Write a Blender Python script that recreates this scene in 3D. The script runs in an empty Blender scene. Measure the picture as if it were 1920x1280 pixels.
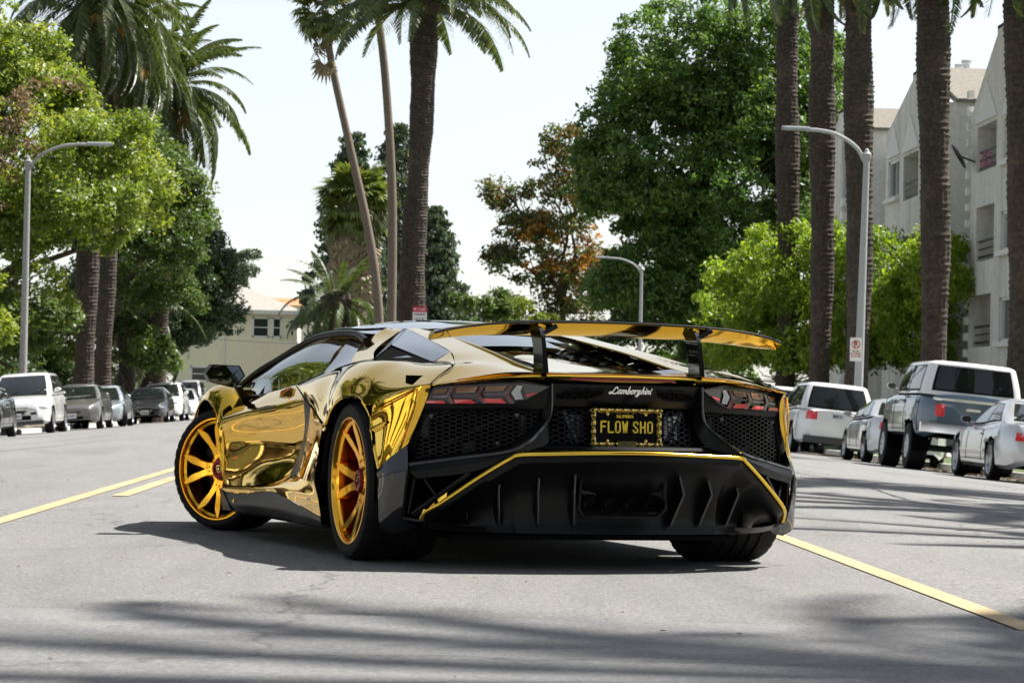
import bpy, bmesh, math, random
import numpy as np
from mathutils import Vector, Matrix

random.seed(7); RNG = np.random.default_rng(11)
S = bpy.context.scene; COL = S.collection

# ------------------------------------------------------------------ camera
FPX, CAM_H, PITCH, ROLL, CAMYAW = 5333.0, 0.6984, 0.0211, 0.0215, 0.0356
CAR_X, CAR_Y, CAR_YAW = 0.2120, 12.6309, 0.3338          # in the camera's heading frame

def street(X, Y):                                          # heading frame -> street frame (street runs along +Y)
    c, s = math.cos(CAMYAW), math.sin(CAMYAW)
    return X*c + Y*s, -X*s + Y*c
def _axes():
    r0 = Vector((1,0,0)); f0 = Vector((0, math.cos(PITCH), math.sin(PITCH))); u0 = Vector((0, -math.sin(PITCH), math.cos(PITCH)))
    r = r0*math.cos(ROLL) + u0*math.sin(ROLL); u = -r0*math.sin(ROLL) + u0*math.cos(ROLL)
    def y(v):
        a, b = street(v.x, v.y); return Vector((a, b, v.z))
    return y(r), y(u), y(f0)
CR, CU, CF = _axes()
CAMPOS = Vector((0, 0, CAM_H))
cam_d = bpy.data.cameras.new('camera'); cam = bpy.data.objects.new('camera', cam_d); COL.objects.link(cam)
cam_d.sensor_width = 36; cam_d.sensor_fit = 'HORIZONTAL'; cam_d.lens = FPX/1920*36
cam_d.clip_start = 0.1; cam_d.clip_end = 6000
m = Matrix.Identity(4)
for i in range(3): m[i][0], m[i][1], m[i][2], m[i][3] = CR[i], CU[i], -CF[i], CAMPOS[i]
cam.matrix_world = m
cam_d.dof.use_dof = True; cam_d.dof.focus_distance = 12.1; cam_d.dof.aperture_fstop = 15.0
S.camera = cam
def at(u, v, y):                                           # the point of the place seen at photo pixel (u, v), y metres down the street
    d = CR*((u-960)/FPX) - CU*((v-640)/FPX) + CF
    return CAMPOS + d*(y/d.y)

# ------------------------------------------------------------------ light
SUN_DIR = Vector((0.62, 0.264, 1.0)).normalized()          # towards the sun
w = bpy.data.worlds.new('World'); S.world = w; w.use_nodes = True
nt = w.node_tree; bg = nt.nodes['Background']
sky = nt.nodes.new('ShaderNodeTexSky'); sky.sky_type = 'NISHITA'; sky.sun_disc = False
sky.sun_elevation = math.asin(SUN_DIR.z); sky.sun_rotation = math.atan2(SUN_DIR.x, SUN_DIR.y)
sky.air_density = 1.0; sky.dust_density = 0.7; sky.ozone_density = 1.2; sky.altitude = 50
hz = nt.nodes.new('ShaderNodeHueSaturation'); hz.inputs['Saturation'].default_value = .42      # hazy pale sky
nt.links.new(sky.outputs[0], hz.inputs['Color']); nt.links.new(hz.outputs[0], bg.inputs[0]); bg.inputs[1].default_value = 0.062
sl = bpy.data.lights.new('sun', 'SUN'); sl.energy = 4.0; sl.angle = math.radians(0.7); sl.color = (1.0, 0.955, 0.89)
so = bpy.data.objects.new('sun', sl); COL.objects.link(so); so.rotation_euler = SUN_DIR.to_track_quat('Z', 'Y').to_euler()
S.view_settings.view_transform = 'Standard'; S.view_settings.look = 'None'; S.view_settings.gamma = 1
S.view_settings.exposure = 1.5; S.view_settings.use_curve_mapping = False
S.cycles.max_bounces = 8; S.cycles.diffuse_bounces = 3; S.cycles.glossy_bounces = 5; S.cycles.transparent_max_bounces = 12
S.cycles.transmission_bounces = 4; S.cycles.caustics_reflective = False; S.cycles.caustics_refractive = False
S.cycles.sample_clamp_indirect = 4.0; S.cycles.use_denoising = True

# ------------------------------------------------------------------ materials
MATS = {}
def pmat(name, col=(.5,.5,.5), rough=.5, metal=0., **k):
    m = bpy.data.materials.new(name); m.use_nodes = True; n = m.node_tree.nodes; b = n['Principled BSDF']
    b.inputs['Base Color'].default_value = (*col, 1); b.inputs['Roughness'].default_value = rough; b.inputs['Metallic'].default_value = metal
    for key, v in k.items():
        b.inputs[{'coat':'Coat Weight','spec':'Specular IOR Level','coat_rough':'Coat Roughness','alpha':'Alpha','trans':'Transmission Weight','ior':'IOR'}[key]].default_value = v
    MATS[name] = m; return m
def N(m, t, **k):
    n = m.node_tree.nodes.new('ShaderNode'+t)
    for a, b in k.items(): setattr(n, a, b)
    return n
def bsdf(m): return m.node_tree.nodes['Principled BSDF']
def link(m, a, b): m.node_tree.links.new(a, b)
def noise(m, scale, detail=3, rough=.6, vec=None, dist=0.):
    t = N(m, 'TexNoise'); t.inputs['Scale'].default_value = scale; t.inputs['Detail'].default_value = detail
    t.inputs['Roughness'].default_value = rough; t.inputs['Distortion'].default_value = dist
    if vec is not None: link(m, vec, t.inputs['Vector'])
    return t
def ramp(m, src, stops):
    r = N(m, 'ValToRGB'); e = r.color_ramp.elements
    while len(e) < len(stops): e.new(.5)
    for el, (p, c) in zip(e, stops): el.position = p; el.color = (*c, 1) if len(c) == 3 else c
    link(m, src, r.inputs[0]); return r
def coords(m, kind='Object', scale=None):
    t = N(m, 'TexCoord').outputs[kind]
    if scale:
        mp = N(m, 'Mapping'); mp.inputs['Scale'].default_value = scale; link(m, t, mp.inputs[0]); t = mp.outputs[0]
    return t
def bump(m, src, strength, dist=.01):
    b = N(m, 'Bump'); b.inputs['Strength'].default_value = strength; b.inputs['Distance'].default_value = dist
    link(m, src, b.inputs['Height']); link(m, b.outputs[0], bsdf(m).inputs['Normal']); return b
def noisy(name, c1, c2, scale, rough=.8, bstr=0., bdist=.01, detail=4, kind='Object', scl=None, **k):
    m = pmat(name, c1, rough, **k); t = noise(m, scale, detail, vec=coords(m, kind, scl))
    r = ramp(m, t.outputs['Fac'], [(.3, c1), (.7, c2)]); link(m, r.outputs[0], bsdf(m).inputs['Base Color'])
    if bstr: bump(m, t.outputs['Fac'], bstr, bdist)
    return m

def build_materials():
    g = pmat('gold_chrome', (.84,.52,.065), .03, 1.0)
    t = noise(g, 3.2, 2, .5, coords(g)); bump(g, t.outputs['Fac'], .045, .012)
    pmat('gold_trim', (.90,.60,.08), .14, 1.0); pmat('gold_wing', (.90,.60,.085), .08, 1.0)
    pmat('rim_gold', (1.0,.51,.045), .14, 1.0); pmat('rim_amber', (.70,.27,.015), .16, 1.0)
    pmat('red_anodised', (.22,.012,.02), .35, .6)
    pmat('gloss_black', (.006,.006,.007), .04, 0, coat=.6, coat_rough=.02, spec=.6)
    pmat('satin_black', (.0035,.0035,.004), .34, 0, spec=.22)
    pmat('matt_black', (.0025,.0025,.003), .5, 0, spec=.09)
    pmat('void_black', (.003,.003,.003), .95, 0, spec=.05)
    m = noisy('carbon_panel', (.006,.006,.0065), (.016,.016,.017), 260, .14, coat=.35)
    m = pmat('rubber', (.008,.008,.0085), .70, 0, spec=.25); t = noise(m, 60, 4, vec=coords(m)); bump(m, t.outputs['Fac'], .15, .003)
    pmat('chrome', (.8,.8,.8), .08, 1.0); pmat('alloy', (.55,.55,.57), .28, 1.0); pmat('dark_alloy', (.10,.10,.105), .35, .8)
    pmat('white_rim', (.75,.75,.75), .3, 0)
    # glazing: partly mirror, partly a tinted see-through pane
    for nm, tint, fac in (('tinted_glass', (.16,.19,.17), .10), ('clear_glass', (.50,.56,.53), .10), ('dark_glass', (.025,.03,.03), .08)):
        m = bpy.data.materials.new(nm); m.use_nodes = True; n = m.node_tree.nodes; n.remove(n['Principled BSDF']); MATS[nm] = m
        tr = N(m, 'BsdfTransparent'); tr.inputs[0].default_value = (*tint, 1)
        gl = N(m, 'BsdfGlossy'); gl.inputs[0].default_value = (.95,.97,.96,1); gl.inputs['Roughness'].default_value = .015
        fr = N(m, 'Fresnel'); fr.inputs[0].default_value = 1.55
        ad = N(m, 'Math', operation='ADD'); ad.inputs[1].default_value = fac; link(m, fr.outputs[0], ad.inputs[0])
        mx = N(m, 'MixShader'); link(m, ad.outputs[0], mx.inputs[0]); link(m, tr.outputs[0], mx.inputs[1]); link(m, gl.outputs[0], mx.inputs[2])
        link(m, mx.outputs[0], n['Material Output'].inputs[0])
    pmat('mirror_glass', (.16,.18,.20), .02, 1.0)
    pmat('lens_red', (.75,.018,.025), .2, 0, coat=1.); pmat('fin_edge_sheen', (.05,.05,.053), .25, 0); pmat('lens_amber', (.24,.10,.035), .2, 0, coat=.6); pmat('lens_smoke', (.018,.016,.016), .08, 0, coat=.5)
    pmat('lens_lilac', (.09,.06,.08), .2, 0, coat=.5); pmat('lens_clear', (.34,.36,.38), .12, .4, coat=1.); pmat('lens_maroon', (.10,.014,.02), .2, 0, coat=.6)
    pmat('interior_dark', (.02,.02,.02), .8); pmat('plate_black', (.002,.002,.002), .6, 0, spec=.08); pmat('plate_yellow', (.95,.66,.03), .6); pmat('plate_white', (.7,.7,.7), .5)
    pmat('plate_print', (.03,.05,.18), .5)
    pmat('badge_chrome', (.92,.92,.92), .15, 1.0); pmat('pale_brass', (.86,.66,.26), .16, 1.0)
    for nm, c, me in (('paint_silver', (.56,.57,.58), .55), ('paint_white', (.80,.80,.79), 0), ('paint_pearl', (.74,.74,.73), .25), ('paint_grey', (.16,.155,.15), .5), ('paint_bluegrey', (.34,.38,.40), .5),
                      ('paint_charcoal', (.03,.03,.034), .3), ('paint_black', (.008,.009,.012), 0), ('paint_blue', (.060,.100,.145), .15), ('paint_beige', (.45,.43,.39), .3)):
        pmat(nm, c, .30, me, coat=1., coat_rough=.02)
    pmat('void_glass', (.010,.013,.013), .03, 0, spec=.5)
    pmat('bumper_grey', (.05,.05,.05), .6)
build_materials()
def M(n): return MATS[n]

# ------------------------------------------------------------------ mesh helpers
class MB:
    def __init__(s): s.v = []; s.f = []
    def add(s, vs, fs):
        o = len(s.v); s.v += [tuple(p) for p in vs]; s.f += [tuple(i+o for i in f) for f in fs]; return s
    def box(s, c, d, R=None):
        x, y, z = (k/2 for k in d); vs = [Vector((a*x, b*y, e*z)) for a in (-1,1) for b in (-1,1) for e in (-1,1)]
        if R is not None: vs = [R @ p for p in vs]
        c = Vector(c); return s.add([p+c for p in vs], [(0,1,3,2),(4,6,7,5),(0,4,5,1),(2,3,7,6),(0,2,6,4),(1,5,7,3)])
    def prism(s, poly, off):                                # polygon (3D, any winding) swept along off
        n = len(poly); off = Vector(off); a = [Vector(p) for p in poly]; b = [p+off for p in a]
        return s.add(a+b, [tuple(range(n))[::-1], tuple(range(n, 2*n))] + [(i, (i+1)%n, n+(i+1)%n, n+i) for i in range(n)])
    def poly(s, pts): return s.add(pts, [tuple(range(len(pts)))])
    def grid(s, G, flip=False, closed_c=False):
        nr, nc = len(G), len(G[0]); vs = [p for r in G for p in r]; fs = []
        for i in range(nr-1):
            for j in range(nc if closed_c else nc-1):
                k = (j+1) % nc; q = (i*nc+j, i*nc+k, (i+1)*nc+k, (i+1)*nc+j); fs.append(q[::-1] if flip else q)
        return s.add(vs, fs)
    def tube(s, path, r, n=8, cap=True, closed=False):
        P = [Vector(p) for p in path]; k = len(P); rr = r if hasattr(r, '__len__') else [r]*k
        T = [((P[(i+1)%k]-P[i-1]) if closed else (P[min(i+1,k-1)]-P[max(i-1,0)])).normalized() for i in range(k)]
        a = T[0].orthogonal().normalized(); rings = []
        for i in range(k):
            a = (a - T[i]*a.dot(T[i])).normalized(); b = T[i].cross(a)
            rings.append([P[i]+(a*math.cos(2*math.pi*j/n)+b*math.sin(2*math.pi*j/n))*rr[i] for j in range(n)])
        o = len(s.v)
        if closed: rings.append(rings[0])
        s.grid(rings, closed_c=True)
        if cap and not closed:
            s.f.append(tuple(o+j for j in range(n))[::-1]); e = o+(k-1)*n; s.f.append(tuple(e+j for j in range(n)))
        return s
    def lathe(s, prof, n=32, M4=None, closed=False):         # profile (radius, h) about local Y
        pr = prof+[prof[0]] if closed else prof
        G = [[Vector((r*math.cos(2*math.pi*j/n), h, r*math.sin(2*math.pi*j/n))) for j in range(n)] for r, h in pr]
        if M4 is not None: G = [[M4 @ p for p in r] for r in G]
        return s.grid(G, closed_c=True)
    def xf(s, M4): s.v = [tuple(M4 @ Vector(p)) for p in s.v]; return s
    def mirror(s): s.v = [(x,-y,z) for x,y,z in s.v]; s.f = [f[::-1] for f in s.f]; return s
    def mesh(s, name, mat, smooth=True, angle=38, thick=0, fixn=False):
        me = bpy.data.meshes.new(name); me.from_pydata(s.v, [], s.f)
        if fixn or thick:
            bm = bmesh.new(); bm.from_mesh(me)
            if fixn: bmesh.ops.recalc_face_normals(bm, faces=bm.faces)
            bm.to_mesh(me); bm.free()
        if mat: me.materials.append(MATS[mat] if isinstance(mat, str) else mat)
        if smooth:
            me.polygons.foreach_set('use_smooth', [True]*len(me.polygons)); me.set_sharp_from_angle(angle=math.radians(angle))
        me.update(); return me
    def build(s, name, mat, parent=None, smooth=True, angle=38, fixn=False, label=None):
        return link_mesh(name, s.mesh(name, mat, smooth, angle, fixn=fixn), parent, label)
def link_mesh(name, me, parent=None, label=None):
    o = bpy.data.objects.new(name, me); COL.objects.link(o)
    if parent is not None: o.parent = parent
    if label: o['label'] = label
    return o
def tag(o, label=None, cat=None, group=None, kind=None):
    for k, v in (('label', label), ('category', cat), ('group', group), ('kind', kind)):
        if v: o[k] = v
    return o
def empty(name, loc=(0,0,0), rz=0, label=None, cat=None, group=None):
    o = bpy.data.objects.new(name, None); COL.objects.link(o); o.location = loc; o.rotation_euler = (0,0,rz); o.empty_display_size = .3
    return tag(o, label, cat, group)
def copy_tree(o, parent=None):
    c = o.copy(); COL.objects.link(c); c.parent = parent
    for ch in list(o.children): copy_tree(ch, c)
    return c
def crom(pts, n):                                           # Catmull-Rom through the points, n samples
    P = [Vector(p) for p in pts]; k = len(P)-1; out = []
    for i in range(n):
        t = i/(n-1)*k; j = min(int(t), k-1); u = t-j
        p1, p2 = P[j], P[j+1]; p0 = P[j-1] if j > 0 else p1*2-p2; p3 = P[j+2] if j+2 <= k else p2*2-p1
        out.append(.5*((2*p1)+(p2-p0)*u+(2*p0-5*p1+4*p2-p3)*u*u+(3*p1-p0-3*p2+p3)*u**3))
    return out
def surf(G, nr, nc):
    rows = [crom(r, nc) for r in G]; cols = [crom([rows[i][j] for i in range(len(rows))], nr) for j in range(nc)]
    return [[cols[j][i] for j in range(nc)] for i in range(nr)]
def inside(p, poly):
    x, y = p; c = False; n = len(poly)
    for i in range(n):
        (x1,y1), (x2,y2) = poly[i], poly[i-1]
        if (y1 > y) != (y2 > y) and x < (x2-x1)*(y-y1)/(y2-y1)+x1: c = not c
    return c
def stroke(mb, paths, wdt, place, depth):                   # flat pen strokes with round caps; place(u,v,d) -> 3D
    for P in paths:
        for i in range(len(P)-1):
            (x1,y1), (x2,y2) = P[i], P[i+1]; L = math.hypot(x2-x1, y2-y1) or 1e-6; ax, ay = (x2-x1)/L, (y2-y1)/L; h = wdt/2
            ring = []
            for k in range(5):
                a = math.pi/2 + math.pi*k/4; ring.append((x1+h*(math.cos(a)*ax-math.sin(a)*ay), y1+h*(math.cos(a)*ay+math.sin(a)*ax)))
            for k in range(5):
                a = -math.pi/2 + math.pi*k/4; ring.append((x2+h*(math.cos(a)*ax-math.sin(a)*ay), y2+h*(math.cos(a)*ay+math.sin(a)*ax)))
            n = len(ring); mb.add([place(u,v,depth) for u,v in ring]+[place(u,v,0) for u,v in ring], [tuple(range(n))]+[(j,(j+1)%n,n+(j+1)%n,n+j) for j in range(n)])
GLY = {  # unit-height glyphs on a 0..0.5 wide cell
 'F': [[(.5,1),(0,1),(0,0)],[(0,.54),(.4,.54)]], 'L': [[(0,1),(0,0),(.5,0)]], 'H': [[(0,0),(0,1)],[(.46,0),(.46,1)],[(0,.5),(.46,.5)]],
 'O': [[(.1,0),(0,.12),(0,.88),(.1,1),(.36,1),(.46,.88),(.46,.12),(.36,0),(.1,0)]], 'W': [[(0,1),(.1,0),(.23,.8),(.36,0),(.46,1)]],
 'S': [[(.46,.8),(.4,.97),(.23,1),(.05,.95),(0,.78),(.08,.62),(.36,.38),(.46,.22),(.4,.05),(.23,0),(.06,.04),(0,.2)]],
 'C': [[(.44,.82),(.34,1),(.1,1),(0,.85),(0,.15),(.1,0),(.34,0),(.44,.18)]], 'A': [[(0,0),(.23,1),(.46,0)],[(.1,.35),(.37,.35)]], 'I': [[(.1,1),(.4,1)],[(.25,1),(.25,0)],[(.1,0),(.4,0)]],
 'R': [[(0,0),(0,1),(.35,1),(.46,.85),(.46,.65),(.35,.52),(0,.52)],[(.22,.52),(.46,0)]], 'N': [[(0,0),(0,1),(.44,0),(.44,1)]], 'T': [[(0,1),(.48,1)],[(.24,1),(.24,0)]],
 'K': [[(0,0),(0,1)],[(.46,1),(.02,.45)],[(.14,.58),(.46,0)]], 'D': [[(0,0),(0,1),(.3,1),(.46,.8),(.46,.2),(.3,0),(0,0)]], 'E': [[(.46,1),(0,1),(0,0),(.46,0)],[(0,.52),(.36,.52)]],
 'X': [[(0,1),(.46,0)],[(.46,1),(0,0)]], 'P': [[(0,0),(0,1),(.36,1),(.46,.86),(.46,.62),(.36,.48),(0,.48)]], 'B': [[(0,0),(0,1),(.34,1),(.44,.86),(.44,.64),(.34,.52),(0,.52)],[(.34,.52),(.46,.38),(.46,.12),(.34,0),(0,0)]],
 'G': [[(.44,.82),(.34,1),(.1,1),(0,.85),(0,.15),(.1,0),(.34,0),(.44,.18),(.44,.46),(.26,.46)]], 'U': [[(0,1),(0,.14),(.1,0),(.36,0),(.46,.14),(.46,1)]], 'Y': [[(0,1),(.23,.5),(.46,1)],[(.23,.5),(.23,0)]],
 'M': [[(0,0),(0,1),(.23,.4),(.46,1),(.46,0)]], 'V': [[(0,1),(.23,0),(.46,1)]], '2': [[(0,.8),(.08,.97),(.36,.97),(.46,.8),(.42,.6),(0,0),(.46,0)]], '7': [[(0,1),(.46,1),(.15,0)]], '5': [[(.44,1),(.04,1),(0,.55),(.3,.58),(.46,.42),(.44,.12),(.3,0),(0,.06)]],
 '3': [[(0,.9),(.2,1),(.42,.9),(.42,.65),(.2,.53),(.45,.4),(.45,.12),(.2,0),(0,.1)]], '0': [[(.1,0),(0,.12),(0,.88),(.1,1),(.36,1),(.46,.88),(.46,.12),(.36,0),(.1,0)]], '1': [[(.1,.8),(.25,1),(.25,0)]], '8': [[(.23,.53),(.03,.68),(.05,.92),(.23,1),(.41,.92),(.43,.68),(.23,.53),(0,.36),(.03,.08),(.23,0),(.43,.08),(.46,.36),(.23,.53)]], ' ': [] }
def write(mb, txt, h, adv, wdt, place, depth, u0=0, v0=0, sx=1., shear=0.):
    u = u0
    for ch in txt:
        stroke(mb, [[(u+x*h*sx+shear*y*h, v0+y*h) for x, y in p] for p in GLY.get(ch, [])], wdt, place, depth); u += adv
    return u

# ------------------------------------------------------------------ ground, road, kerbs
def road_z(x):
    a = max(0., (abs(x)-1.8)/7.6); return -.40*a**1.5
KERB_X = 11.15; VERGE_Z = road_z(KERB_X)+.14
def ground_at(u, v, z=0.):
    d = CR*((u-960)/FPX) - CU*((v-640)/FPX) + CF
    return CAMPOS + d*((z-CAM_H)/d.z)
def asphalt(name, c1, c2, c3, fine, bstr, seed=0.):
    m = pmat(name, c1, .88, spec=.35); co = coords(m)
    mp = N(m, 'Mapping'); mp.inputs['Location'].default_value = (seed, seed*.7, 0); link(m, co, mp.inputs[0]); v = mp.outputs[0]
    a = noise(m, fine, 5, .75, v); vo = N(m, 'TexVoronoi'); vo.inputs['Scale'].default_value = fine*.55; link(m, v, vo.inputs['Vector'])
    r1 = ramp(m, a.outputs['Fac'], [(.34, c1), (.52, c2), (.70, c3)])
    sp = ramp(m, vo.outputs['Distance'], [(.0, (1.9,1.9,1.85)), (.16, (1.0,1.0,1.0)), (.75, (.82,.82,.82))])
    mx = N(m, 'MixRGB', blend_type='MULTIPLY'); mx.inputs[0].default_value = 1.0; link(m, r1.outputs[0], mx.inputs[1]); link(m, sp.outputs[0], mx.inputs[2])
    st = N(m, 'Mapping'); st.inputs['Scale'].default_value = (1.0, .16, 1); link(m, co, st.inputs[0])
    b = noise(m, .9, 6, .65, st.outputs[0], .6); r2 = ramp(m, b.outputs['Fac'], [(.26, (.70,.70,.71)), (.48, (1,1,1)), (.74, (1.16,1.15,1.13))])
    my = N(m, 'MixRGB', blend_type='MULTIPLY'); my.inputs[0].default_value = .9; link(m, mx.outputs[0], my.inputs[1]); link(m, r2.outputs[0], my.inputs[2])
    b2 = noise(m, 7., 5, .7, v, 1.2); r3 = ramp(m, b2.outputs['Fac'], [(.28, (.74,.74,.74)), (.42, (1,1,1)), (.7, (1.08,1.07,1.05))])
    mz = N(m, 'MixRGB', blend_type='MULTIPLY'); mz.inputs[0].default_value = .8; link(m, my.outputs[0], mz.inputs[1]); link(m, r3.outputs[0], mz.inputs[2])
    # thin wandering cracks
    cr = N(m, 'TexVoronoi', feature='DISTANCE_TO_EDGE'); cr.inputs['Scale'].default_value = .22; w2 = noise(m, 1.6, 4, .6, co)
    ad = N(m, 'MixRGB', blend_type='ADD'); ad.inputs[0].default_value = .55; link(m, co, ad.inputs[1]); link(m, w2.outputs['Color'], ad.inputs[2]); link(m, ad.outputs[0], cr.inputs['Vector'])
    r4 = ramp(m, cr.outputs['Distance'], [(.0, (.55,.55,.55)), (.0022, (.62,.62,.62)), (.0038, (1,1,1))])
    mw = N(m, 'MixRGB', blend_type='MULTIPLY'); mw.inputs[0].default_value = .95; link(m, mz.outputs[0], mw.inputs[1]); link(m, r4.outputs[0], mw.inputs[2])
    link(m, mw.outputs[0], bsdf(m).inputs['Base Color'])
    bump(m, a.outputs['Fac'], bstr, .006); return m
asphalt('asphalt', (.085,.085,.087), (.190,.187,.183), (.34,.333,.322), 62, .9)
asphalt('asphalt_old', (.125,.126,.129), (.195,.194,.193), (.285,.282,.276), 80, .5, 5.)
noisy('concrete', (.30,.29,.27), (.42,.41,.38), 6, .9, .2, .01, 6)
noisy('grass_mat', (.035,.06,.012), (.09,.115,.03), 22, .9, .6, .03)
noisy('soil', (.09,.07,.045), (.17,.14,.10), 9, .95, .4, .02)
mline = noisy('road_yellow', (.29,.195,.085), (.37,.255,.12), 24, .75, .1, .003)
nn = noise(mline, 55, 6, .8, coords(mline)); n2 = noise(mline, 1.1, 4, .6, coords(mline)); ad = N(mline, 'Math', operation='MULTIPLY_ADD'); ad.inputs[1].default_value = .55; link(mline, n2.outputs['Fac'], ad.inputs[0]); link(mline, nn.outputs['Fac'], ad.inputs[2])
rr_ = ramp(mline, ad.outputs[0], [(.56, (.16,.155,.145)), (.66, (.29,.215,.115)), (.78, (.40,.295,.15)), (.95, (.45,.35,.20))]); link(mline, rr_.outputs[0], bsdf(mline).inputs['Base Color'])
mline2 = noisy('road_white', (.62,.62,.60), (.74,.74,.72), 30, .75)

def build_setting():
    xs = [-11.15,-10,-9,-8,-7,-6,-5,-4,-3,-2.4,-1.8,-.9,0,.9,1.8,2.4,3,4,5,6,7,8,9,10,11.15]; ys = [-150,-60,-20,0,6,12,20,30,40,60,80,110,140,180,230,300,420]
    def strip(x0s, y0s, dz): return [[(x, y, road_z(x)+dz) for x in x0s] for y in y0s]
    tag(MB().grid(strip(xs, ys, 0)).build('road', 'asphalt'), kind='structure')
    # a wide older overlay ends in a joint just before the car
    j0, j1 = ground_at(0,1141), ground_at(1920,1183)
    sl = (j1.y-j0.y)/(j1.x-j0.x); px = [x for x in xs if abs(x) <= 6]
    G = [[(x, y, road_z(x)+.006) for x in px] for y in (-150,-40,0,5)] + [[(x, j0.y+(x-j0.x)*sl-.004, road_z(x)+.006) for x in px], [(x, j0.y+(x-j0.x)*sl+.012, road_z(x)+.0008) for x in px]]
    tag(MB().grid(G).build('road_overlay', 'asphalt_old'), kind='structure')
    # painted lines of the centre turn lane
    def line(x, y0, y1, wd, nm, mat='road_yellow', dz=.004):
        n = max(2, int((y1-y0)/8)); yy = [y0+(y1-y0)*i/n for i in range(n+1)]
        return tag(MB().grid([[(x-wd/2, y, road_z(x)+dz), (x+wd/2, y, road_z(x)+dz)] for y in yy]).build(nm, mat), kind='structure')
    xl = ground_at(0,975).x; xr = ground_at(1690,1089).x
    jl = j0.y+(xl-j0.x)*sl; line(xl, jl+.05, 210, .105, 'lane_line'); line(xl, -60, jl-.06, .105, 'lane_line', dz=.0105); jr = j0.y+(xr-j0.x)*sl; line(xr, -60, jr-.06, .10, 'lane_line', dz=.0105); line(xr, jr+.05, 210, .10, 'lane_line')
    d0 = ground_at(200,929).y
    for k in range(9): line(xl+.24, d0+k*12.2, d0+k*12.2+4.6, .11, 'lane_dash')
    for k in range(7): line(xr-.24, d0+9+k*12.2, d0+9+k*12.2+4.6, .11, 'lane_dash')
    # tar-filled seams wandering over the right lane and across the street
    pmat('tar', (.035,.035,.036), .6)
    def seam(pts, wd):
        P_ = crom([(x, y, 0) for x, y in pts], 60); G_ = []
        for i, p in enumerate(P_):
            t = (P_[min(i+1,59)]-P_[max(i-1,0)]).normalized(); n_ = Vector((-t.y, t.x, 0)); w_ = wd*(.5+random.random()*.6); q = p+n_*random.gauss(0,.012); a, b = q+n_*w_, q-n_*w_; G_.append([(a.x,a.y,road_z(a.x)+.0035),(b.x,b.y,road_z(b.x)+.0035)])
        tag(MB().grid(G_).build('tar_seam', 'tar'), kind='structure')
    seam([(2.6,27),(4.2,27.6),(6.0,27.1),(8.4,27.5)], .018); seam([(3.4,17.5),(4.5,20),(4.3,24),(4.8,31),(4.6,40)], .016); seam([(-9,33),(-6,32.4),(-3.5,32.8),(-2.5,32.5)], .02); seam([(-5.5,24),(-5.2,30),(-5.6,38),(-5.2,50)], .016)
    for s, nm in ((-1,'left'),(1,'right')):
        z0 = road_z(KERB_X)
        kb = MB(); prof = [(0,-.05),(0,.10),(.03,.14),(.16,.14),(.16,-.05)]
        kb.grid([[(s*(KERB_X+a), y, z0+b) for a, b in prof] for y in range(-150, 421, 10)])
        tag(kb.build('kerb_'+nm, 'concrete', angle=50, fixn=True), kind='structure')
        gx = [KERB_X-.5, KERB_X]
        tag(MB().grid([[(s*a, y, road_z(a)+.004) for a in gx] for y in range(-150,421,30)]).build('gutter_'+nm, 'concrete'), kind='structure')
        tag(MB().grid([[(s*a, y, VERGE_Z-.004) for a in (KERB_X+.16, 13.2)] for y in range(-150,421,30)]).build('verge_'+nm, 'grass_mat' if s > 0 else 'soil'), kind='structure')
        tag(MB().grid([[(s*a, y, VERGE_Z) for a in (13.2, 14.9)] for y in range(-150,421,30)]).build('pavement_'+nm, 'concrete'), kind='structure')
        tag(MB().grid([[(s*a, y, VERGE_Z-.01) for a in (14.9, 60, 1500)] for y in (-1500,-150,0,100,300,420,2500)]).build('lawn_'+nm, 'grass_mat'), kind='structure')
    tag(MB().grid([[(x, y, VERGE_Z-.02) for x in (-KERB_X-.1, KERB_X+.1)] for y in (419.5, 2500)]).build('terrain', 'grass_mat'), kind='structure')
    # planted island down the street that carries the tall palm group
    isl = [( 2.0*math.cos(a)-1.2, 141+14*math.sin(a)) for a in np.linspace(0,2*math.pi,40,endpoint=False)]
    tag(MB().prism([(x,y,-.05) for x,y in isl], (0,0,.22)).build('traffic_island', 'soil', smooth=False), kind='structure')
    # dry leaves along the right gutter
    v, f = [], []
    for i in range(2600):
        y = random.uniform(28, 90); x = KERB_X-abs(random.gauss(0,.55))-.05; s_ = random.uniform(.02,.055); a = random.uniform(0,6.28); z = road_z(x)+.012+random.random()*.012
        c, s2 = math.cos(a)*s_, math.sin(a)*s_; o = len(v); v += [(x-c,y-s2,z),(x+s2*.5,y-c*.5,z+.012),(x+c,y+s2,z),(x-s2*.5,y+c*.5,z+.008)]; f.append((o,o+1,o+2,o+3))
    for i in range(420):
        y = random.uniform(4, 40); x = random.uniform(-6, 8); s_ = random.uniform(.006,.016); a = random.uniform(0,6.28); z = road_z(x)+.013
        c, s2 = math.cos(a)*s_, math.sin(a)*s_; o = len(v); v += [(x-c,y-s2,z),(x+s2*.5,y-c*.5,z+.004),(x+c,y+s2,z),(x-s2*.5,y+c*.5,z+.003)]; f.append((o,o+1,o+2,o+3))
    mb = MB(); mb.v = v; mb.f = f; noisy('dry_leaf', (.16,.09,.035), (.30,.20,.09), 3, .8)
    tag(mb.build('leaf_litter', 'dry_leaf', smooth=False), 'dry brown leaf litter lying along the right gutter', 'leaves', kind='stuff')
build_setting()
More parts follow.
